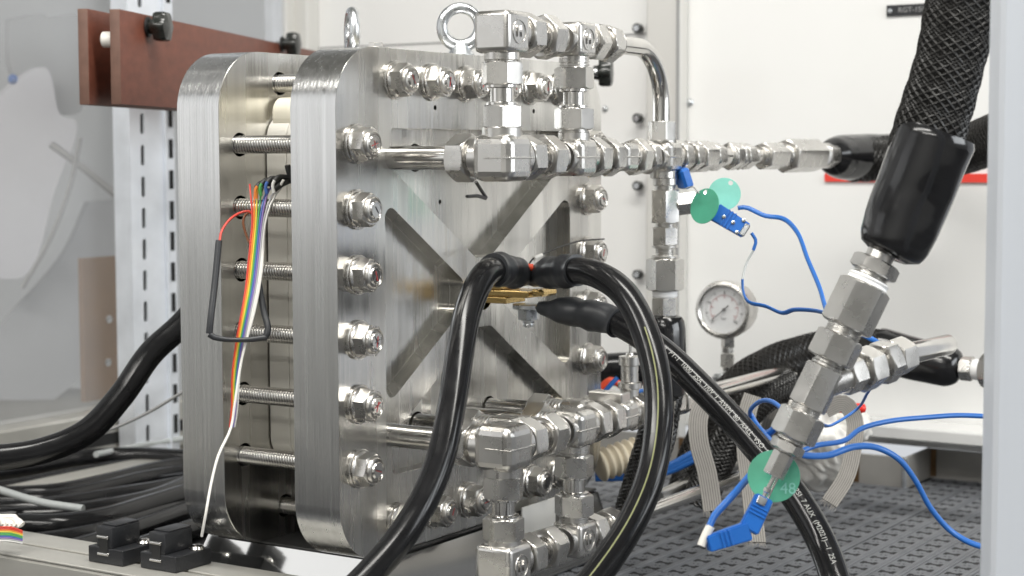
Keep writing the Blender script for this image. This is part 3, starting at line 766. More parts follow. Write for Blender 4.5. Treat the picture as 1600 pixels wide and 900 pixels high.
xe2 = straight(lm, zb_, .168+.0165, [('ring', .006, .0142), ('neck', .004, .0132), ('hex', .016, .032), ('ring', .005, .0128), ('tube', .006, .010), ('hex', .016, .031), ('ring', .005, .013), ('body', .026, 0), ('ring', .006, .0128), ('hex', .015, .031), ('ring', .006, .0125), ('hex', .015, .029), ('neck', .008, .0120),
                                      ('hex', .020, .029), ('neck', .006, .0110), ('hex', .018, .027), ('ring', .006, .0100), ('hex', .020, .0265), ('neck', .006, .010), ('ring', .006, .0090)])
cyl('long_tube', (xe2, YP, zb_), X, 0, .93-xe2, .0087, m_pol, lm, 0)
# two more inlets leaving the plate between and beyond: each capped by a fitting
for u, ye, z in ((.107, -.050, zb_+.001), (.226, -.052, zb_+.001)):
    inlet((u, 0, z), lm, .022, .0100, True, -.034, .032)
    body((u, ye-.030, z), lm, 'cross_body', .0150, ((0, 1, 0),), forged=True)
    cyl('hub', (u, ye-.045, z), NY_, 0, .006, .012, m_fit, lm)
for u in (.107, .226):
    inlet((u, 0, zt_-.001), um, .022, .0100, True, -.040, .030); cyl('cap', (u, -.058, zt_-.001), NY_, 0, .02, .0125, m_fit, um)
box('bridge_bar', (.245, YP-.006, zb_+.012), (.262, YP+.03, zb_+.022), m_fit, lm, .001)
# little thermocouple gland on the lower row
g = at(984, 600, 1.72); gx = onax(984, 610, 1, YP+.005)
tg = root('thermocouple_gland', (gx.x, gx.y, zb_+.012), 'small steel sensor gland with thin probe standing on the lower pipe row', 'gland')
lath('gland_body', (gx.x, gx.y, zb_+.012), UP, [(0, .009), (.010, .009), (.011, .0115), (.016, .0115), (.017, .0085), (.032, .0085), (.033, .0105), (.041, .0105), (.042, .004), (.044, .0035)], m_fit, tg, 28)
tube('probe', [V((gx.x, gx.y, zb_+.055)), V((gx.x+.004, gx.y, zb_+.085)), V((gx.x+.010, gx.y, zb_+.115))], .0014, m_pol, tg, .01, 10)
# ================================================================ TERMINAL BAR AND POWER CABLES
bar = root('terminal_bar', (UC, -.02, .1375), 'gold coloured terminal bar in the centre hole holding the cable lugs', 'terminal')
zc = .1400
cyl('insulator_ring', (UC, .022, zc-.003), NY_, 0, .004, .0165, m_rubber, bar)
for k, (z0, z1, y1) in enumerate(((.1352, .1412, -.060), (.1288, .1348, -.036), (.1415, .1455, -.030))):
    box('busbar', (UC-.017, y1, z0), (UC+.017, .03, z1), m_brass, bar, .0008)
box('end_block', (UC-.014, -.074, .1366), (UC+.012, -.0605, .1432), m_brass, bar, .002)
bc = V((UC, -.052, .1366))
cyl('lug_washer', (UC, -.046, .1458), UP, 0, .002, .014, m_zinc, bar)
cyl('lug_plate', (UC, -.050, .1238), UP, 0, .0045, .015, m_zinc, bar)
box('lug_tongue', (UC-.009, -.082, .1240), (UC+.012, -.045, .1282), m_zinc, bar, .0012)
hexn('bolt_nut', (UC, -.050, .1236), DN, 0, .010, .018, m_zinc, bar, 10)
lath('bolt_end', (UC, -.050, .1136), DN, [(0, .0048), (.0015, .0054), (.003, .0048), (.0045, .0054), (.006, .0048), (.0068, .004)], m_zinc, bar, 24)
lath('bolt_shank', (UC, -.046, .1478), UP, [(0, .0048), (.0015, .0054), (.003, .0048), (.0045, .0054), (.006, .0048), (.012, .0045)], m_zinc, bar, 24)
o = tube('orange_sleeve', [at(813, 416, 1.565), at(821, 417, 1.565), at(833, 418, 1.565)], .0031, m_orange, None, .004, 12); tag(o, 'short orange sleeve on the lead between the two upper cable lugs', 'sleeve')
o = tube('sensor_lead', spline([at(826, 414, 1.60), at(832, 405, 1.61), at(848, 397, 1.63), at(880, 384, 1.68), at(910, 376, 1.74), at(944, 373.5, 1.80)]), .0008, m_print, None, .006, 8); tag(o, 'thin black sensor lead running past the right column of nuts', 'wire')
tube('white_marker', [at(834, 404, 1.612), at(846, 398.5, 1.628)], .0019, m_nylon, o, .004, 10)

def power(name, pts, label, r=.0118, sleeve=None, sl_r=1.28, group='thick black power cables', stripes=()):
    P = [at(*p) if len(p) == 3 else V(p) for p in pts]; path = spline(P, 16)
    o = tube(name, path, r, m_pvc, None, .005, 28, rad=(lambda f: min(1, .45+f*8)) if sleeve else None); tag(o, label, 'cable', group)
    pp, L = resample(path, .004)
    if sleeve:
        n = int(len(pp)*sleeve); q = pp[:n]; rn = random.Random(hash(label) % 99 if False else len(label))
        ph = [rn.uniform(0, 6) for _ in range(3)]
        F = frames(q); vs, fs = [], []; N = 28
        for i, p in enumerate(q):
            f = i/(n-1); k = sl_r
            k *= (.42+.58*min(1, f/.30)**.7) if f < .30 else 1
            k *= 1+.05*math.sin(f*17+ph[0])+.035*math.sin(f*31+ph[1]); sq = .78+.22*min(1, f/.5)
            if f > .97: k *= 1.0
            for a in range(N):
                t = 2*math.pi*a/N; wob = 1+.035*math.sin(3*t+f*9+ph[2])
                vs.append(p+F[i][1]*r*k*sq*wob*math.cos(t)+F[i][2]*r*k*wob*math.sin(t))
        for i in range(n-1):
            for a in range(N): fs.append((i*N+a, i*N+(a+1) % N, (i+1)*N+(a+1) % N, (i+1)*N+a))
        fs.append(tuple(range(N))[::-1])
        # turned edge of the sleeve
        b = len(vs); i = n-1
        for a in range(N): t = 2*math.pi*a/N; vs.append(pp[i]+F[i][1]*r*1.005*math.cos(t)+F[i][2]*r*1.005*math.sin(t))
        for a in range(N): fs.append(((n-1)*N+a, (n-1)*N+(a+1) % N, b+(a+1) % N, b+a))
        link('heat_shrink', mesh(vs, fs, ang=50), m_shrink, o)
    return o, path
c1, p1 = power('power_cable', [(822, 437, 1.585), (810, 430, 1.57), (790, 422, 1.55), (757, 430, 1.50), (733, 480, 1.47), (719, 550, 1.44), (705, 640, 1.41), (684, 730, 1.385), (640, 820, 1.36), (560, 915, 1.34), (480, 980, 1.33)], 'thick black power cable hanging from the left lug in front of the plate', sleeve=.17, sl_r=1.24)
c2, p2 = power('power_cable', [(831, 438, 1.59), (846, 430, 1.575), (880, 424, 1.54), (928, 427, 1.50), (975, 458, 1.47), (1012, 530, 1.44), (1030, 625, 1.41), (1020, 730, 1.385), (990, 810, 1.365), (935, 895, 1.345), (870, 970, 1.33)], 'thick black power cable arching right from the lug and curving back down to the grating', sleeve=.185, sl_r=1.22)
c3, p3 = power('power_cable', [(842, 480, 1.57), (860, 483, 1.565), (905, 489, 1.55), (955, 500, 1.53), (1030, 545, 1.49), (1100, 610, 1.46), (1170, 685, 1.43), (1235, 765, 1.40), (1285, 850, 1.37), (1312, 930, 1.34), (1325, 990, 1.33)], 'thick black power cable with white printing running down to the right from the lower lug', sleeve=.20, sl_r=1.14)
# coloured strip that paints a yellow-green reflection along the arching cable
def stripe(path, r, f0, f1, ang, wd, mt, par, name):
    p, L = resample(path, .005); F = frames(p); n = len(p); a, b = int(n*f0), int(n*f1); vs, fs = [], []
    for i in range(a, b):
        for da in (-wd, 0, wd):
            t = ang+da/r; vs.append(p[i]+(F[i][1]*math.cos(t)+F[i][2]*math.sin(t))*(r+.00015))
    for i in range(b-a-1):
        for e in (0, 1): k = i*3+e; fs.append((k, k+1, k+4, k+3))
    link(name, mesh(vs, fs), mt, par)
# text along a cable: glyph vertices bent onto the surface
def cable_text(s, path, r, f0, size, ang, par, mt, rep=1):
    p, L = resample(path, .002); F = frames(p); n = len(p)
    me = text_me(s, size, .0, 'LEFT')
    xs = [v.co.x for v in me.vertices]; 
    for v in me.vertices:
        d = f0*L + v.co.x; i = min(n-2, max(0, int(d/L*(n-1)))); fr = d/L*(n-1)-i
        q = p[i].lerp(p[i+1], fr); t = ang(d/L) - v.co.y/r
        v.co = q + (F[i][1]*math.cos(t)+F[i][2]*math.sin(t))*(r+.0002)
    me.materials.clear(); return link('printing', me, mt, par)
def facing_angle(path, f):
    p, L = resample(path, .002); F = frames(p); i = int(f*(len(p)-1)); v = (CC-p[i]).normalized()
    return math.atan2(v.dot(F[i][2]), v.dot(F[i][1]))
a0 = {}
def ang3(f):
    k = round(f, 2)
    if k not in a0: a0[k] = facing_angle(p3, min(.99, k))
    return a0[k]
base3 = facing_angle(p3, .45)
cable_text('LFW  WS---0 SC/A  FT-1  1000  2SA  1/0V  I  AWM  80  AALL  VSO  EN  LOU28---1  2SI  7 AUX  (M2021)---1  2SA', p3, .0118, .23, .0060, lambda f: base3-.30-(f-.45)*.3, c3, m_whitep)
base2 = facing_angle(p2, .6)
stripe(p2, .0118, .42, .95, base2+.10, .0006, m_yellow, c2, 'yellow_reflection')
c4, p4 = power('power_cable', [(330, 455, 1.78), (283, 508, 1.76), (235, 553, 1.74), (188, 620, 1.72), (135, 675, 1.70), (60, 706, 1.68), (-40, 718, 1.66), (-120, 720, 1.65)], 'thick black power cable rising from lower left to behind the rear plate', r=.0128)

def ground(name, pts, r, mt, label, cat, group=None, z=None, n=20):
    P = []
    for px, py, zz in pts: P.append(atz(px, py, zz))
    o = tube(name, spline(P, 14), r, mt, None, .008, n); return tag(o, label, cat, group)
LG = 'black cables lying in the tray at lower left'
zf = -.151
m_gold = mat('gold_printing', (.42, .36, .22), .5)
def lay(pts, r, label, zo=0, **k):
    return ground('laid_cable', [(x, y, zf+r+zo) for x, y in pts], r, m_pvc, label, 'cable', LG)
lay([(-30, 742), (60, 728), (130, 716), (200, 712), (300, 716)], .0115, 'black cable lying straight behind the others just under the rising one', .010)
lay([(-30, 775), (80, 770), (170, 752), (240, 735), (320, 722)], .0110, 'black cable with pale printing curving up towards the rear plate', .006)
lay([(-30, 800), (60, 795), (160, 780), (240, 768), (320, 752)], .0125, 'black cable in the middle of the pile at lower left')
lay([(-30, 768), (40, 757), (120, 741), (210, 728), (320, 727)], .010, 'slim black cable near the top of the pile at lower left')
lay([(30, 822), (90, 822), (160, 812), (230, 792), (330, 762)], .0135, 'thick glossy black cable in front whose end nears the ribbon cable', .012)
lay([(-30, 812), (70, 806), (150, 797), (230, 782), (330, 742)], .0120, 'black cable wedged between the thick glossy one and the middle one', .004)
lay([(-30, 784), (60, 781), (150, 766), (230, 748), (330, 735)], .0110, 'black cable just above the middle one of the pile', .002)
lay([(-30, 860), (60, 850), (140, 836), (240, 806), (340, 770)], .0120, 'black cable right behind the ribbon end and the fuse blocks', .004)
lay([(60, 876), (140, 852), (220, 826), (330, 786)], .0125, 'black cable passing behind the two fuse blocks')
lay([(120, 890), (200, 862), (270, 838), (370, 800)], .0115, 'lowest black cable passing under the rear plate corner')
o = ground('grey_cable', [(-30, 755, -.108), (20, 772, -.108), (70, 786, -.110), (130, 795, -.113)], .0042, m_gcable, 'light grey cable crossing over the black cables', 'cable')
o = ground('grey_cable', [(150, 710, -.12), (200, 700, -.125), (240, 692, -.13), (300, 683, -.13)], .004, m_gcable, 'thin grey cable lying behind the black cables by the low rail', 'cable')
o = tube('thin_cable', spline([at(120, 690, 2.0), at(170, 672, 2.0), at(225, 648, 1.98), at(290, 610, 1.95)]), .0018, m_greyp, None, .02, 10); tag(o, 'thin grey wire slanting from the rail to the rear plate', 'wire')

# ---------------- ribbon cable, lead loop
def flat_strips(name, pts, width_px, mats, par, Zoff=0, th=.0009):
    """pts: (px,py,Z, wx, wy) centre line and half width vector in metres given per point"""
ar = lambda x, y, Z: at(x, y, Z-.042)
al = lambda x, y, Z: at(x, y, Z-.024)
rib = root('ribbon_cable', ar(405, 300, 1.56), 'rainbow ribbon cable hanging between the two steel plates', 'cable')
CL = [ar(415, 288, 1.555), ar(410, 302, 1.55), ar(404, 350, 1.545), ar(399, 400, 1.54), ar(393, 450, 1.535), ar(384, 495, 1.53), ar(375, 540, 1.53), ar(368, 590, 1.53), ar(366, 640, 1.53), ar(362, 668, 1.53)]
cl, _ = resample(spline(CL, 12), .006)
names = [n for n, _c in RB]
order = ['brown', 'orange', 'yellow', 'green', 'blue', 'violet', 'grey', 'white']
order = ['red', 'orange', 'yellow', 'green', 'blue', 'violet', 'grey', 'white']
N = len(order)
for k, nm in enumerate(order):
    pts = []
    for i, p in enumerate(cl):
        f = i/(len(cl)-1)
        wd = .00155*(1-.62*max(0, (f-.35)/.65)) * (1.2 if f < .05 else 1)
        off = (k-(N-1)/2)*wd
        fan = max(0, 1-f/.16)
        pts.append(p + CR*(off*(1+1.1*fan)) + V((.0006*math.sin(k*2+f*9)*fan, 0, -fan*.004*abs(math.sin(k*1.9)))) + CF*(.0008*k*max(0, f-.4)))
    rr = .00078
    s = tube('core_strand', pts, rr, m_rb[nm], rib, .01, 8, rad=(lambda f: 1-.35*max(0, (f-.4)/.6)))
wt = [ar(443, 281, 1.55), ar(430, 305, 1.553), ar(415, 345, 1.548), ar(409, 420, 1.538), ar(399, 480, 1.532), ar(378, 560, 1.528), ar(367, 630, 1.522), ar(361, 668, 1.52), ar(341, 712, 1.50), ar(330, 755, 1.49), ar(322, 800, 1.48), ar(315, 838, 1.485)]
tube('white_core', spline(wt, 10), .0012, m_wwire, rib, .008, 10)
for i, (x, y, nm) in enumerate(((399, 292, 'orange'), (406, 288, 'green'), (415, 285, 'blue'), (426, 283, 'white'))):
    tube('sleeved_lead', spline([ar(x+2, y+18, 1.548), ar(x, y+6, 1.547), ar(x+3, y-1, 1.547)]), .0015, m_rb[nm], rib, .003, 10)
    tube('black_sleeve', spline([ar(x+2, y+1, 1.548), ar(x+9, y-6, 1.552), ar(x+30, y-4, 1.565), ar(456, 282, 1.58)]), .0024, m_rubber, rib, .003, 12)
tube('black_sleeve', spline([ar(427, 296, 1.549), ar(440, 287, 1.555), ar(458, 279, 1.57)]), .0032, m_rubber, rib, .003, 12)
tube('black_sleeve', [ar(449, 258, 1.556), ar(452, 270, 1.558), ar(456, 284, 1.562)], .0026, m_rubber, rib, .003, 12)
lp = root('sensor_lead_loop', al(360, 460, 1.50), 'grey sleeved wire loop with red and brown ends hung over the tie rods', 'wire loop')
tube('sleeve', spline([al(342, 376, 1.515), al(336, 440, 1.508), al(329, 500, 1.50), al(327, 521, 1.50)]), .0029, m_shrink, lp, .005, 14)
tube('sleeve', spline([al(327, 522, 1.50), al(332, 526, 1.50), al(350, 530, 1.502), al(385, 531, 1.508), al(416, 527, 1.515)]), .0028, m_shrink, lp, .005, 14, rad=lambda f: 1-.25*math.sin(f*3.14))
tube('sleeve', spline([al(393, 384, 1.532), al(402, 430, 1.525), al(412, 485, 1.52), al(419, 518, 1.515), al(413, 528, 1.515)]), .0029, m_shrink, lp, .005, 14)
tube('red_core', spline([al(343, 378, 1.515), al(346, 362, 1.52), al(360, 342, 1.53), al(380, 331, 1.54), al(392, 331, 1.54), al(397, 345, 1.54), al(398, 362, 1.54)]), .0011, m_rb['red'], lp, .004, 8)
tube('brown_core', spline([al(393, 386, 1.532), al(384, 365, 1.536), al(380, 345, 1.538), al(386, 333, 1.54), al(396, 332, 1.541)]), .0011, m_rb['brown'], lp, .004, 8)
# ribbon end at the far left bottom
re = root('ribbon_end', atz(15, 830, -.095), 'end of a rainbow ribbon with a bunched white sheath at the left edge', 'ribbon')
for k, nm in enumerate(['red', 'red', 'orange', 'yellow', 'green', 'green', 'blue', 'violet', 'grey', 'white']):
    y = 823+k*2.4
    tube('core_strand', spline([at(-30, y+2, 1.60), at(0, y+1-k*.1, 1.60), at(18, y+1, 1.60), at(35, y+7-k*.3, 1.605)], 8), .00085, m_rb[nm], re, .006, 8)
vs = []
for j in range(9):
    tube('sheath_fold', [at(-30+j*2, 812-(j % 3)*3, 1.612), at(2+j*3.2, 808+(j*5 % 7), 1.612), at(6+j*3.6, 820+(j*3 % 6), 1.61)], .0032, m_nylon, re, .006, 10)

# ---------------- fuse blocks
def fuse(y0, x0, label):
    r = root('fuse_block', (x0, y0, -.0998), label, 'fuse block', 'black plastic blocks on the rail')
    r.rotation_euler = (0, 0, 0)
    z = -.0998
    box('base', (x0, y0, z), (x0+.046, y0+.043, z+.0145), m_blackp, r, .0008)
    bm = box_bm((x0+.0005, y0+.0135, z+.0146), (x0+.036, y0+.0325, z+.0335), .001)
    link('tower', bmesh_done(bm), m_blackp, r)
    bm = box_bm((x0+.0068, y0+.0140, z+.0336), (x0+.036, y0+.0320, z+.0350), .0006); link('cap', bmesh_done(bm), m_blackp, r)
    box('window', (x0-.0003, y0+.018, z+.0075), (x0+.0004, y0+.0285, z+.0260), m_print, r, 0)
    for zz in (.0090, .0245): cyl('contact_pin', (x0-.0006, y0+.0165, z+zz), (0, 1, 0), 0, .0135, .0015, m_pol, r, .0004, 16)
    lath('screw', (x0+.034, y0+.0065, z+.0146), UP, [(0, .0068), (.0008, .0070), (.0028, .0058), (.0040, .0035), (.0042, .0015), (.0034, .0014), (.0034, .0002)], m_pol, r, 28)
    box('recess', (x0+.006, y0+.0343, z+.0146), (x0+.03, y0+.041, z+.0148), m_print, r, 0)
    return r
fuse(.2175, -.0630, 'black fuse block on the rail, the one farther left')
fuse(.1600, -.0560, 'black fuse block on the rail beside the polished base, the nearer one')

# ================================================================ HOSES ON THE RIGHT
def hose(name, pts, r, label, sleeve_pts=None, sr=None, braid_step=None, n=22, w=.0026, pitch=.075, radf=None):
    path = spline([at(*p) if not isinstance(p, V) else p for p in pts], 14)
    o = tube(name, path, r, m_core, None, .008, 24, rad=radf); tag(o, label, 'hose')
    braid('braid', resample(path, .006)[0], r+.0004, m_braid, o, n=n, w=w, pitch=pitch, radf=radf)
    return o, path
def sleeve(path_pts, prof, par, name='rubber_sleeve', mt=None):
    pp = resample(spline([at(*p) if not isinstance(p, V) else p for p in path_pts], 12), .004)[0]
    def rf(f):
        for i in range(len(prof)-1):
            if prof[i][0] <= f <= prof[i+1][0]:
                g = (f-prof[i][0])/(prof[i+1][0]-prof[i][0]); return prof[i][1]*(1-g)+prof[i+1][1]*g
        return prof[-1][1]
    o0 = pp[0]; me = sweep_me(pp, circ(1, 36), rf, ang=50)
    for v in me.vertices:
        q = v.co.copy(); nn = noise.noise(q*28)*.0012; c = min(pp, key=lambda a: (a-q).length_squared); d = (q-c)
        if d.length > .002: v.co = q + d.normalized()*nn
        v.co -= o0
    return link(name, me, mt or m_sleeve, par, M.Translation(o0))
ZD = 1.30
h1, _p = hose('braided_hose', [(1530, -90, 1.27), (1512, -30, 1.275), (1500, 20, 1.28), (1488, 80, 1.285), (1472, 140, 1.29), (1452, 205, 1.295), (1440, 240, 1.30)], .0248, 'big black braided hose coming down from the top right', n=38, w=.0027, pitch=.12, radf=lambda f: (1+.03*math.sin(f*9)-.03*f, 1.0+.02*math.sin(f*5+1)-.03*f))
sleeve([(1466, 205, 1.292), (1448, 250, 1.295), (1428, 300, 1.30), (1405, 358, 1.30), (1386, 400, 1.30)], [(0, .0280), (.01, .0300), (.35, .0295), (.75, .0280), (.9, .0262), (.96, .0232), (1, .015)], h1)
# diagonal fitting string
df = root('diagonal_fittings', at(1222, 715, ZD), 'string of large hex fittings hanging diagonally below the big hose with a side branch', 'pipework')
P0 = at(1222, 715, ZD); D1 = (at(1390, 370, ZD)-P0).normalized()
def px2(s): return s/FPX*ZD
def dia(kind, s0, s1, size, name=None, rot=0):
    size *= 1.13
    a, b = px2(s0), px2(s1); p = P0+D1*a
    if kind == 'hex': return hexn(name or 'hex_nut', p, D1, 0, b-a, px2(size), m_fit, df, rot)
    if kind == 'ring': return cyl(name or 'collar', p, D1, 0, b-a, px2(size)/2, m_fit, df)
    if kind == 'neck': return neck(p, D1, 0, b-a, px2(size)/2, df)
    if kind == 'tape': return lath('thread_tape', p, D1, [(0, px2(size)*.44), ((b-a)*.2, px2(size)*.5), ((b-a)*.5, px2(size)*.47), ((b-a)*.8, px2(size)*.5), (b-a, px2(size)*.45)], m_tape, df)
dia('hex', -32, 8, 27, 'probe_nut', 18)
dia('ring', 8, 12, 22); dia('hex', 11, 27, 43, None, 5); dia('ring', 27, 33, 38); dia('ring', 33, 36, 50)
dia('hex', 34, 78, 58, None, 15); dia('neck', 78, 90, 44)
dia('hex', 88, 156, 50, 'tee_body', 28)
dia('ring', 156, 162, 44); dia('neck', 160, 170, 42)
dia('hex', 168, 212, 60, None, 22); dia('ring', 210, 218, 48); dia('neck', 215, 228, 50)
dia('hex', 226, 300, 66, 'coupling', 18); dia('tape', 299, 312, 60)
dia('neck', 311, 322, 50); dia('hex', 320, 342, 60, 'hose_nut', 12); dia('ring', 342, 370, 40)
# side branch with capped tube
b0 = at(1277, 604, 1.295); b1 = at(1392, 562, 1.36); DB = (b1-b0).normalized(); ba = lambda s: (b1-b0).length*s
def br(kind, a, b, af, rot=0, mt=None):
    p = b0+DB*ba(a); L = ba(b)-ba(a)
    if kind == 'hex': hexn('branch_nut', p, DB, 0, L, af, m_fit, df, rot)
    else: cyl('branch_collar', p, DB, 0, L, af/2, mt or m_fit, df)
br('ring', .10, .35, .022); br('hex', .33, .50, .0255, 10); br('ring', .49, .56, .022)
br('hex', .55, .74, .0300, 20); br('ring', .73, .83, .0225, 0, m_pol); br('hex', .82, .97, .0300, 5)
br('ring', .96, 1.02, .022); br('hex', 1.01, 1.20, .0265, 25); br('ring', 1.19, 1.25, .020)
q0 = b0+DB*ba(1.2); q1 = at(1483, 538, 1.45)
lath('capped_tube', q0, (q1-q0), [(0, .0086), ((q1-q0).length-.004, .0086), ((q1-q0).length-.001, .0078), ((q1-q0).length, .0055)], m_pol, df, 32)

# thermocouple probe, plug and green disk
pr = root('probe_plug', at(1180, 805, ZD), 'blue plug pair hanging bent under the diagonal fittings, with a white sleeved lead', 'plug')
tube('probe_tube', spline([at(1211, 742, ZD), at(1203, 757, ZD), at(1193, 776, ZD)]), .0017, m_pol, pr, .004, 12)
tube('probe_tube', spline([at(1216, 745, ZD+.004), at(1206, 765, ZD+.003), at(1198, 782, ZD+.002)]), .0011, m_pol, pr, .004, 10)
cyl('crimp', at(1200, 762, ZD), (at(1193, 778, ZD)-at(1200, 762, ZD)), 0, .004, .0028, m_pol, pr)
def plug(p0, p1, w0, w1, th, par, name='plug_shell'):
    a, b = p0, p1; L = (b-a).length; z = (b-a).normalized(); y = (CF-z*CF.dot(z)).normalized(); x = y.cross(z)
    mw = M((x, y, z)).transposed().to_4x4(); mw.translation = a
    bm = box_bm((-w0/2, -th/2, 0), (w0/2, th/2, L), 0)
    for v in bm.verts:
        if v.co.z > L/2: v.co.x *= w1/w0
    bmesh.ops.bevel(bm, geom=bm.edges[:], offset=.0009, segments=2, affect='EDGES')
    o = link(name, bmesh_done(bm), m_bluep, par, mw)
    for f in (.30, .40, .50): box('grip_rib', (-w0*.5, -th/2-.0009, L*f), (w0*.5, -th/2+.0005, L*(f+.05)), m_bluep, o, .0002, mw)
    return o, mw
o1, mw1 = plug(at(1194, 777, ZD), at(1169, 829, ZD-.005), .0135, .0150, .0085, pr)
box('clip', (-.002, -.0062, .001), (.005, -.0044, .007), m_zinc, o1, .0004, mw1)
o2, mw2 = plug(at(1105, 850, ZD-.012), at(1170, 829, ZD-.005), .0120, .0140, .0085, pr)
box('back_plate', (-.009, .0052, 0), (.006, .0066, .024), m_zinc, o1, .0004, mw1)
box('back_plate', (-.004, .0052, 0), (.009, .0066, .034), m_zinc, o2, .0004, mw2)
tube('white_sleeve', spline([at(1110, 822, ZD-.01), at(1102, 838, ZD-.011), at(1096, 853, ZD-.012)]), .0034, m_nylon, pr, .003, 14)
tube('blue_lead', spline([at(1108, 824, ZD-.01), at(1116, 806, ZD-.006), at(1132, 788, ZD), at(1150, 768, ZD+.01), at(1170, 745, ZD+.03), at(1190, 722, ZD+.04)]), .0034, m_blue, pr, .005, 12, squash=.6)
def disk(c, nrm, r, mt, label, hole=None, rx=1, th=.0008):
    cut = [cylbm((c.x*0+hole[0], hole[1]), .0023, -.01, .01, 16)] if hole else []
    pts = [(r*rx*math.cos(2*math.pi*i/48), r*math.sin(2*math.pi*i/48)) for i in range(48)]
    me = boolean(prism(pts, -th/2, th/2), cut, .0001)
    y = -V(nrm).normalized(); z = (V(UP)-y*y.z).normalized(); x = y.cross(z)
    mw = M((x, y, z)).transposed().to_4x4(); mw.translation = c
    o = link('round_tag', me, mt, None, mw); tag(o, label, 'tag'); return o, mw
vd = -CF
o, mw = disk(at(1209, 744, ZD+.012), (vd.x-.10, vd.y+.05, vd.z+.25), .0196, m_green, 'round green tag behind the small probe nut')
text('number', '48', .0120, mw @ M.Translation((.0105, -.0006, -.0095)) @ M.Rotation(R_(90), 4, 'X'), m_green2, o, .0001)
o, mw = disk(at(1132, 303, 1.66), (vd.x, vd.y, vd.z+.1), .0155, m_green2, 'pale round green tag with a hole under the upper pipe row', (.006, .0105))
o, mw = disk(at(1101, 322, 1.64), (vd.x*.25-.95, vd.y*.2+.4, .30), .0170, m_green, 'dark green tag seen at a slant beside the pale one', (-.002, .0135))
tube('tie_wire', spline([at(1070, 295, 1.65), at(1082, 292, 1.645), at(1093, 303, 1.64)]), .0006, m_zinc, o, .003, 6)
# upper plug
pl = root('upper_plug', at(1145, 350, 1.65), 'blue thermocouple plug slanting down from the two green tags', 'plug')
o1, mw1 = plug(at(1117, 331, 1.65), at(1166, 361, 1.645), .0175, .0150, .0075, pl)
for a, b in ((.010, .0), (.020, -.0), (.028, .006), (.0275, -.007)): cyl('screw', (0, 0, 0), (0, 0, 1), 0, .001, .0019, m_zinc, o1) if False else link('screw', withmat(lathe_me([(0, .0019), (.001, .0019), (.0014, .001), (.0014, .0002)], 16), m_zinc), None, o1, mw1 @ M.Translation((b, -.0037, a)) @ M.Rotation(R_(90), 4, 'X'))
box('clamp', (-.006, -.005, .0300), (.006, .004, .0355), m_zinc, o1, .0008, mw1)
o = box('blue_socket', (-.009, -.004, -.008), (.009, .006, .012), m_bluep, None, .002, M.Translation(at(1070, 281, 1.70)) @ M.Rotation(R_(57), 4, 'Z') @ M.Rotation(R_(-20), 4, 'X')); tag(o, 'dark blue socket tucked under the upper pipe row', 'socket')
def wire(name, pts, r, mt, label, squash=.55, n=12, cat='wire', group=None):
    o = tube(name, spline([at(*p) for p in pts], 12), r*.88, mt, None, .005, n, squash=squash, up=V((.3, .2, 1))); return tag(o, label, cat, group)
wire('blue_wire', [(1153, 325, 1.67), (1165, 324, 1.67), (1195, 337, 1.66), (1222, 341, 1.65), (1245, 362, 1.62), (1262, 405, 1.58), (1280, 448, 1.54), (1292, 485, 1.50), (1312, 508, 1.46), (1355, 526, 1.44), (1378, 541, 1.44), (1372, 585, 1.5), (1355, 615, 1.55), (1338, 640, 1.6), (1300, 664, 1.58), (1282, 663, 1.54)], .0026, m_blue, 'blue wire arching from the pale green tag down behind the diagonal fittings')
w1 = wire('blue_wire', [(1160, 436, 1.64), (1161, 455, 1.64), (1170, 472, 1.63), (1195, 478, 1.62), (1222, 489, 1.60), (1240, 484, 1.58), (1270, 485, 1.55), (1300, 492, 1.50)], .0026, m_blue, 'blue wire sagging across the pressure gauge rim')
tube('blue_end', spline([at(1174, 364, 1.645), at(1181, 376, 1.645), at(1177, 391, 1.645)]), .0016, m_blue, w1, .004, 8)
tube('bare_lead', spline([at(1178, 390, 1.645), at(1166, 412, 1.645), at(1160, 437, 1.64)]), .0011, m_gcable, w1, .004, 8)
wire('blue_wire', [(1240, 708, 1.31), (1262, 712, 1.32), (1295, 711, 1.34), (1335, 698, 1.36), (1372, 700, 1.38), (1405, 718, 1.39), (1430, 750, 1.40), (1455, 795, 1.41), (1490, 833, 1.42), (1530, 853, 1.42), (1590, 858, 1.42)], .0030, m_blue, 'thick blue wire drooping across the grating to the right post', .75)
wire('blue_wire', [(1245, 709, 1.33), (1272, 697, 1.34), (1320, 688, 1.37), (1345, 670, 1.39), (1390, 658, 1.41), (1450, 652, 1.43), (1500, 649, 1.44), (1580, 653, 1.45)], .0024, m_blue, 'blue wire running level to the right post above the drooping one', .75)
wire('blue_wire', [(1172, 655, 1.5), (1173, 640, 1.48), (1186, 628, 1.46), (1205, 627, 1.42), (1224, 640, 1.38)], .0022, m_blue, 'small blue wire loop left of the diagonal fittings', .9)
wire('blue_wire', [(1173, 650, 1.5), (1182, 665, 1.48), (1195, 680, 1.46), (1208, 694, 1.42)], .0036, m_blue, 'short blue wire piece knotted under the small loop', .9)
wire('blue_wire', [(1188, 684, 1.47), (1200, 678, 1.46), (1212, 668, 1.45)], .0036, m_blue, 'blue wire stub crossing the knotted piece', .9)
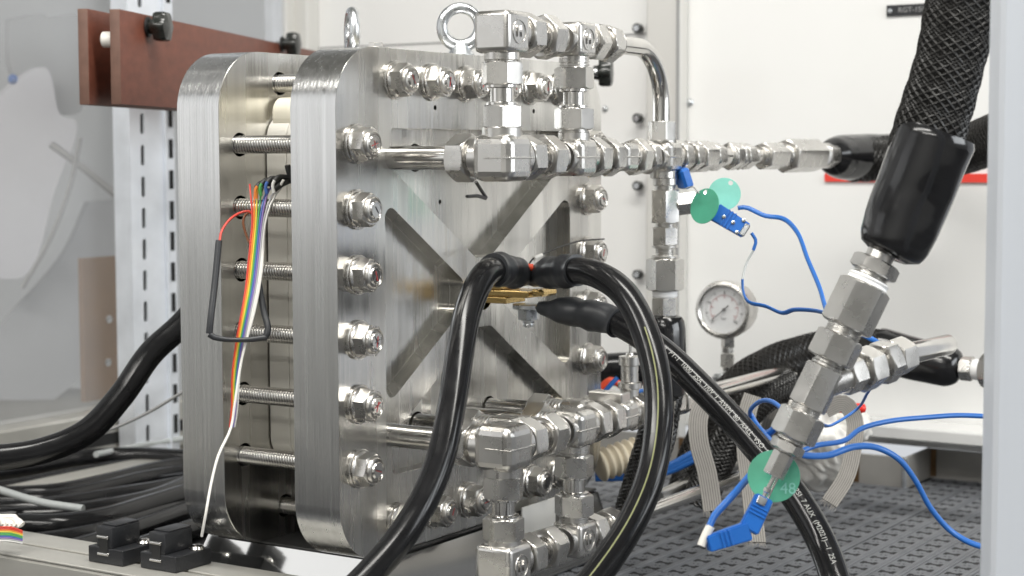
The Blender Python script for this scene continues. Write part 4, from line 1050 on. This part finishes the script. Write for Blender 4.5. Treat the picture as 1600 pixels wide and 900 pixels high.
# vertical hose under the third tee
zt = zz
tv = V((xb, YP, zt))
s0 = lath('vertical_hose', (xb, YP, zt+.001), DN, [(0, .012), (.002, .0165), (.006, .0190), (.014, .0205), (.06, .0215), (.078, .0205)], m_sleeve, None, 36)
tag(s0, 'black sleeve and braided hose hanging under the upper pipe row beside the plate', 'hose')
pth = resample([V((xb, YP, zt-.07)), V((xb+.003, YP+.01, zt-.12)), V((xb+.01, YP+.04, zt-.20))], .01)[0]
tube('hose', pth, .0175, m_core, s0, .01, 24); braid('braid', pth, .0179, m_braid, s0, n=18, w=.0026, pitch=.08)
# level hose at the end of the upper pipes
hx = xe
h2, _p = hose('braided_hose', [V((hx+.05, YP-.004, zt_-.004)), at(1440, 246, 2.12), at(1500, 236, 2.0), at(1560, 214, 1.9), at(1640, 180, 1.8)], .0255, 'black braided hose continuing right from the end of the upper pipes', n=34, w=.0030, pitch=.11)
sleeve([V((hx-.003, YP, zt_)), V((hx+.03, YP-.002, zt_-.002)), at(1400, 245, 2.13), at(1440, 246, 2.12)], [(0, .014), (.06, .022), (.16, .0262), (.5, .0280), (1, .0275)], h2)
# curved hose behind with right hand end fitting
h3, _p = hose('braided_hose', [(1075, 770, 1.95), (1090, 720, 1.95), (1115, 665, 1.96), (1150, 610, 1.97), (1205, 573, 1.98), (1270, 552, 1.98), (1340, 543, 1.97), (1400, 553, 1.95)], .0215, 'black braided hose curving up behind the long tube', n=30, w=.0028, pitch=.10)
sleeve([(1370, 545, 1.96), (1400, 553, 1.95), (1450, 566, 1.93), (1502, 575, 1.91)], [(0, .0235), (.05, .0245), (.5, .0240), (.85, .0225), (.95, .0185), (1, .011)], h3)
hp = at(1500, 575, 1.91); hd = (at(1560, 580, 1.885)-hp).normalized()
hexn('hex_nut', hp, hd, .002, .015, .024, m_fit, h3, 10); lath('thread_tape', hp, hd, [(.014, .010), (.017, .0115), (.023, .0115), (.026, .010)], m_tape, h3); hexn('coupling', hp, hd, .025, .09, .033, m_fit, h3, 25); cyl('collar', hp, hd, 0, .003, .009, m_fit, h3)
h4, _p = hose('braided_hose', [(1090, 790, 1.90), (1120, 720, 1.90), (1150, 665, 1.90), (1190, 620, 1.92), (1230, 600, 1.95)], .018, 'second braided hose below the curving one behind the black cable', n=16, w=.0028, pitch=.08)
o = tube('black_pipe', spline([at(930, 580, 2.0), at(980, 576, 2.0), at(1040, 580, 2.0), at(1080, 600, 1.98)]), .019, m_pvc, None, .01, 24); tag(o, 'thick black pipe passing level behind the right edge of the plate', 'pipe')

# ---------------- pressure gauge
gc = at(1131, 484, 2.07)
ga = root('pressure_gauge', gc, 'round steel pressure gauge with red and black scale against the white panel', 'gauge')
gd = V((-.985, -.10, .03)).normalized()
lath('case', gc, -gd, [(.0028, .0284), (-.004, .0280), (-.006, .0300), (-.005, .0335), (0, .0350), (.004, .0350), (.006, .0325), (.030, .0320), (.033, .030), (.033, .001)], m_fit, ga, 64, 25, False)
gy = -gd; gz = (V(UP)-gy*gy.z).normalized(); gx_ = gy.cross(gz); gm = M((gx_, gy, gz)).transposed().to_4x4(); gm.translation = gc
link('dial', withmat(lathe_me([(0, .0285), (.001, .0285)], 48), m_dial), None, ga, zframe(gc-gd*.003, gd))
def dial(a, r0, r1, w_, mt, nm='tick'):
    a = R_(a); me = prism([(-w_/2, r0), (w_/2, r0), (w_/2, r1), (-w_/2, r1)], -.0002, .0002)
    link(nm, withmat(me, mt), None, ga, gm @ M.Translation((0, .0013, 0)) @ M.Rotation(a, 4, 'Y'))
for i in range(9): dial(-135+i*33.75, .0205, .0235, .0008, m_print)
for i in range(37): dial(-135+i*7.5, .0220, .0235, .0004, m_print, 'minor_tick')
for i in range(7): dial(-120+i*40, .0135, .0170, .0007, m_redp, 'red_tick')
arc = []
N = 40
vs = []; fs = []
for i in range(N+1):
    a = R_(-135+270*i/N)
    for r in (.0170, .0175): vs.append((r*math.sin(a), .0012, r*math.cos(a)))
for i in range(N): k = 2*i; fs.append((k, k+1, k+3, k+2))
link('red_arc', mesh(vs, fs), m_redp, ga, gm)
for i, s in enumerate(('0', '2', '4', '6', '8', '10', '12', '14', '16')):
    a = R_(-135+i*33.75); text('numeral', s, .0050, gm @ M.Translation((.0195*math.sin(a), .0010, .0195*math.cos(a)*1)) @ M.Rotation(R_(90), 4, 'X'), m_print, ga, .0001) if i % 2 == 0 else None
text('unit', 'bar', .0050, gm @ M.Translation((0, .0010, -.0105)) @ M.Rotation(R_(90), 4, 'X'), m_print, ga, .0001)
me = prism([(-.0009, -.008), (.0009, -.008), (.0004, .021), (-.0004, .021)], -.0002, .0002); link('needle', withmat(me, m_print), None, ga, gm @ M.Translation((0, -.0010, 0)) @ M.Rotation(R_(-131), 4, 'Y'))
link('hub', withmat(lathe_me([(0, .0024), (.0015, .002)], 20), m_print), None, ga, zframe(gc-gd*.0005, gd))
link('glass', withmat(lathe_me([(0, .0280), (.0004, .0280)], 48), m_glass), None, ga, zframe(gc+gd*.0035, gd))
gs = gc-gd*.014
cyl('stem', gs-V((0, 0, .032)), DN, 0, .014, .0085, m_fit, ga, .001, 4)
hexn('stem_nut', gs-V((0, 0, .046)), DN, .0, .006, .013, m_fit, ga); hexn('stem_nut', gs-V((0, 0, .053)), DN, 0, .016, .0155, m_fit, ga, 15)
cyl('stem_neck', gs-V((0, 0, .068)), DN, 0, .006, .006, m_pol, ga)
box('brass_elbow', (gs.x-.03, gs.y-.008, gs.z-.092), (gs.x+.012, gs.y+.008, gs.z-.075), m_zinc, ga, .004)
cyl('lower_pipe', gs-V((.02, 0, .09)), DN, 0, .10, .007, m_zinc, ga)

# ---------------- woven straps, bag, small things behind
def strap(pts, wd, label):
    path = resample(spline([at(*p) for p in pts], 12), .005)[0]; F = frames(path, V((.54, -.84, 0)))
    prof = [(-wd/2, -.0007), (wd/2, -.0007), (wd/2, .0007), (-wd/2, .0007)]
    me = sweep_me(path, prof, up=V((.54, -.84, 0))); o = link('woven_strap', me, m_strap); tag(o, label, 'strap', 'loose grey woven straps')
    for k in range(8):
        a = -wd/2+wd*(k+.5)/8
        me = sweep_me(path, [(a-wd*.035, -.0011), (a, -.0013), (a+wd*.035, -.0011), (a+wd*.035, .0011), (a, .0013), (a-wd*.035, .0011)], up=V((.54, -.84, 0))); link('rib', me, m_strapd, o)
    F = frames(path, V((.54, -.84, 0))); rn = random.Random(5)
    e = path[-1]; t, nv, bv = F[-1]
    for k in range(22):
        b = e+nv*rn.uniform(-wd/2, wd/2)*.95; q = b+t*rn.uniform(.002, .006)+nv*rn.uniform(-.002, .002)+bv*rn.uniform(-.002, .002)
        me = sweep_me([b-t*.001, b.lerp(q, .5), q], circ(.00025, 5)); fr = link('frayed_thread', me, m_strapd, o)
    return o
strap([(1105, 622, 1.70), (1092, 650, 1.69), (1092, 690, 1.68), (1105, 740, 1.67), (1114, 798, 1.66)], .0185, 'grey woven strap hanging down beside the arching cable')
strap([(1176, 618, 1.75), (1168, 645, 1.74), (1165, 700, 1.72), (1172, 760, 1.70), (1182, 848, 1.64)], .0180, 'grey woven strap with a frayed end beside the bent blue plug')
strap([(1236, 592, 2.02), (1222, 625, 2.0), (1206, 665, 1.98), (1200, 705, 1.97)], .024, 'short wide grey strap behind the small blue loop')
strap([(1290, 640, 1.72), (1318, 630, 1.72), (1335, 655, 1.72), (1333, 700, 1.71), (1322, 745, 1.70), (1296, 786, 1.69)], .0165, 'grey woven strap bending over right of the diagonal fittings')
# white bag
bm = bmesh.new(); bmesh.ops.create_icosphere(bm, subdivisions=5, radius=1)
for v in bm.verts:
    c = v.co; k = .92+.30*noise.noise(c*1.7+V((3, 1, 0)))+.22*abs(noise.noise(c*V((3.2, 3.2, 1.2)).x)); v.co = V((c.x*.030*k, c.y*.040*k, c.z*.060*k*(1 if c.z > 0 else .80)))
o = link('white_bag', bmesh_done(bm, ang=60), m_cloth, None, M.Translation(at(1272, 700, 1.86)) @ M.Rotation(R_(-30), 4, 'Y')); tag(o, 'crumpled white plastic bag behind the diagonal fittings', 'bag')
bm = bmesh.new(); bmesh.ops.create_icosphere(bm, subdivisions=5, radius=1)
for v in bm.verts:
    c = v.co; k = 1+.15*noise.noise(c*2.6+V((9, 1, 0)))+.10*abs(noise.noise(c*5)); v.co = V((c.x*.030*k, c.y*.036*k, c.z*.026*k))
o = link('white_bag', bmesh_done(bm, ang=60), m_cloth, None, M.Translation(at(1310, 665, 1.93))); tag(o, 'small crumpled white bag under the red handle', 'bag')
hd_ = root('valve_handle', at(1320, 637, 1.92), 'red lever handle half hidden by the bent grey strap', 'handle')
lath('grip', at(1288, 637, 1.79), at(1352, 638, 1.78)-at(1288, 637, 1.79), [(0, .004), (.002, .0052), (.037, .0052), (.041, .004), (.042, .001)], m_red, hd_, 24, 60)
# corrugated hose and blue bundle in the shade
pth = spline([at(935, 728, 1.86), at(975, 714, 1.87), at(1015, 702, 1.88)], 20); pp, L = resample(pth, .0016)
me = sweep_me(pp, circ(.0165, 26), lambda f: 1+.11*math.sin(f*L/.0085*2*math.pi), ang=60); o = link('corrugated_hose', me, m_corr); tag(o, 'cream corrugated hose lying behind the lower pipe row', 'hose')
for k, (x0, y0) in enumerate(((930, 738), (930, 743), (930, 747))):
    wire('blue_cable', [(x0, y0, 1.9), (990, 739+k*3, 1.9), (1040, 730+k*4, 1.9), (1090, 705+k*6, 1.9), (1150, 686+k*7, 1.92), (1200, 676+k*7, 1.94)], .0045, m_blue, ('topmost', 'middle', 'lowest')[k]+' blue cable of the bundle lying behind the woven straps', .9, cat='cable', group='blue cables behind the straps')
wire('blue_cable', [(945, 612, 1.85), (955, 600, 1.85), (965, 590, 1.85)], .003, m_blue, 'short blue cable beside the thin steel gland', .9, cat='cable')
wire('blue_cable', [(985, 616, 1.86), (1005, 611, 1.86), (1030, 614, 1.86)], .003, m_blue, 'short level blue cable right of the thin steel gland', .9, cat='cable')
wire('orange_cable', [(938, 606, 1.9), (955, 594, 1.9), (975, 606, 1.9)], .0045, m_orange, 'orange cable looping behind the right edge of the front plate', .9, cat='cable')
o = tube('steel_pipe', spline([at(1030, 778, 1.9), at(1110, 742, 1.95), at(1170, 712, 2.0)]), .0085, m_fit, None, .01, 20); tag(o, 'dull steel pipe lying low behind the first woven strap', 'pipe')
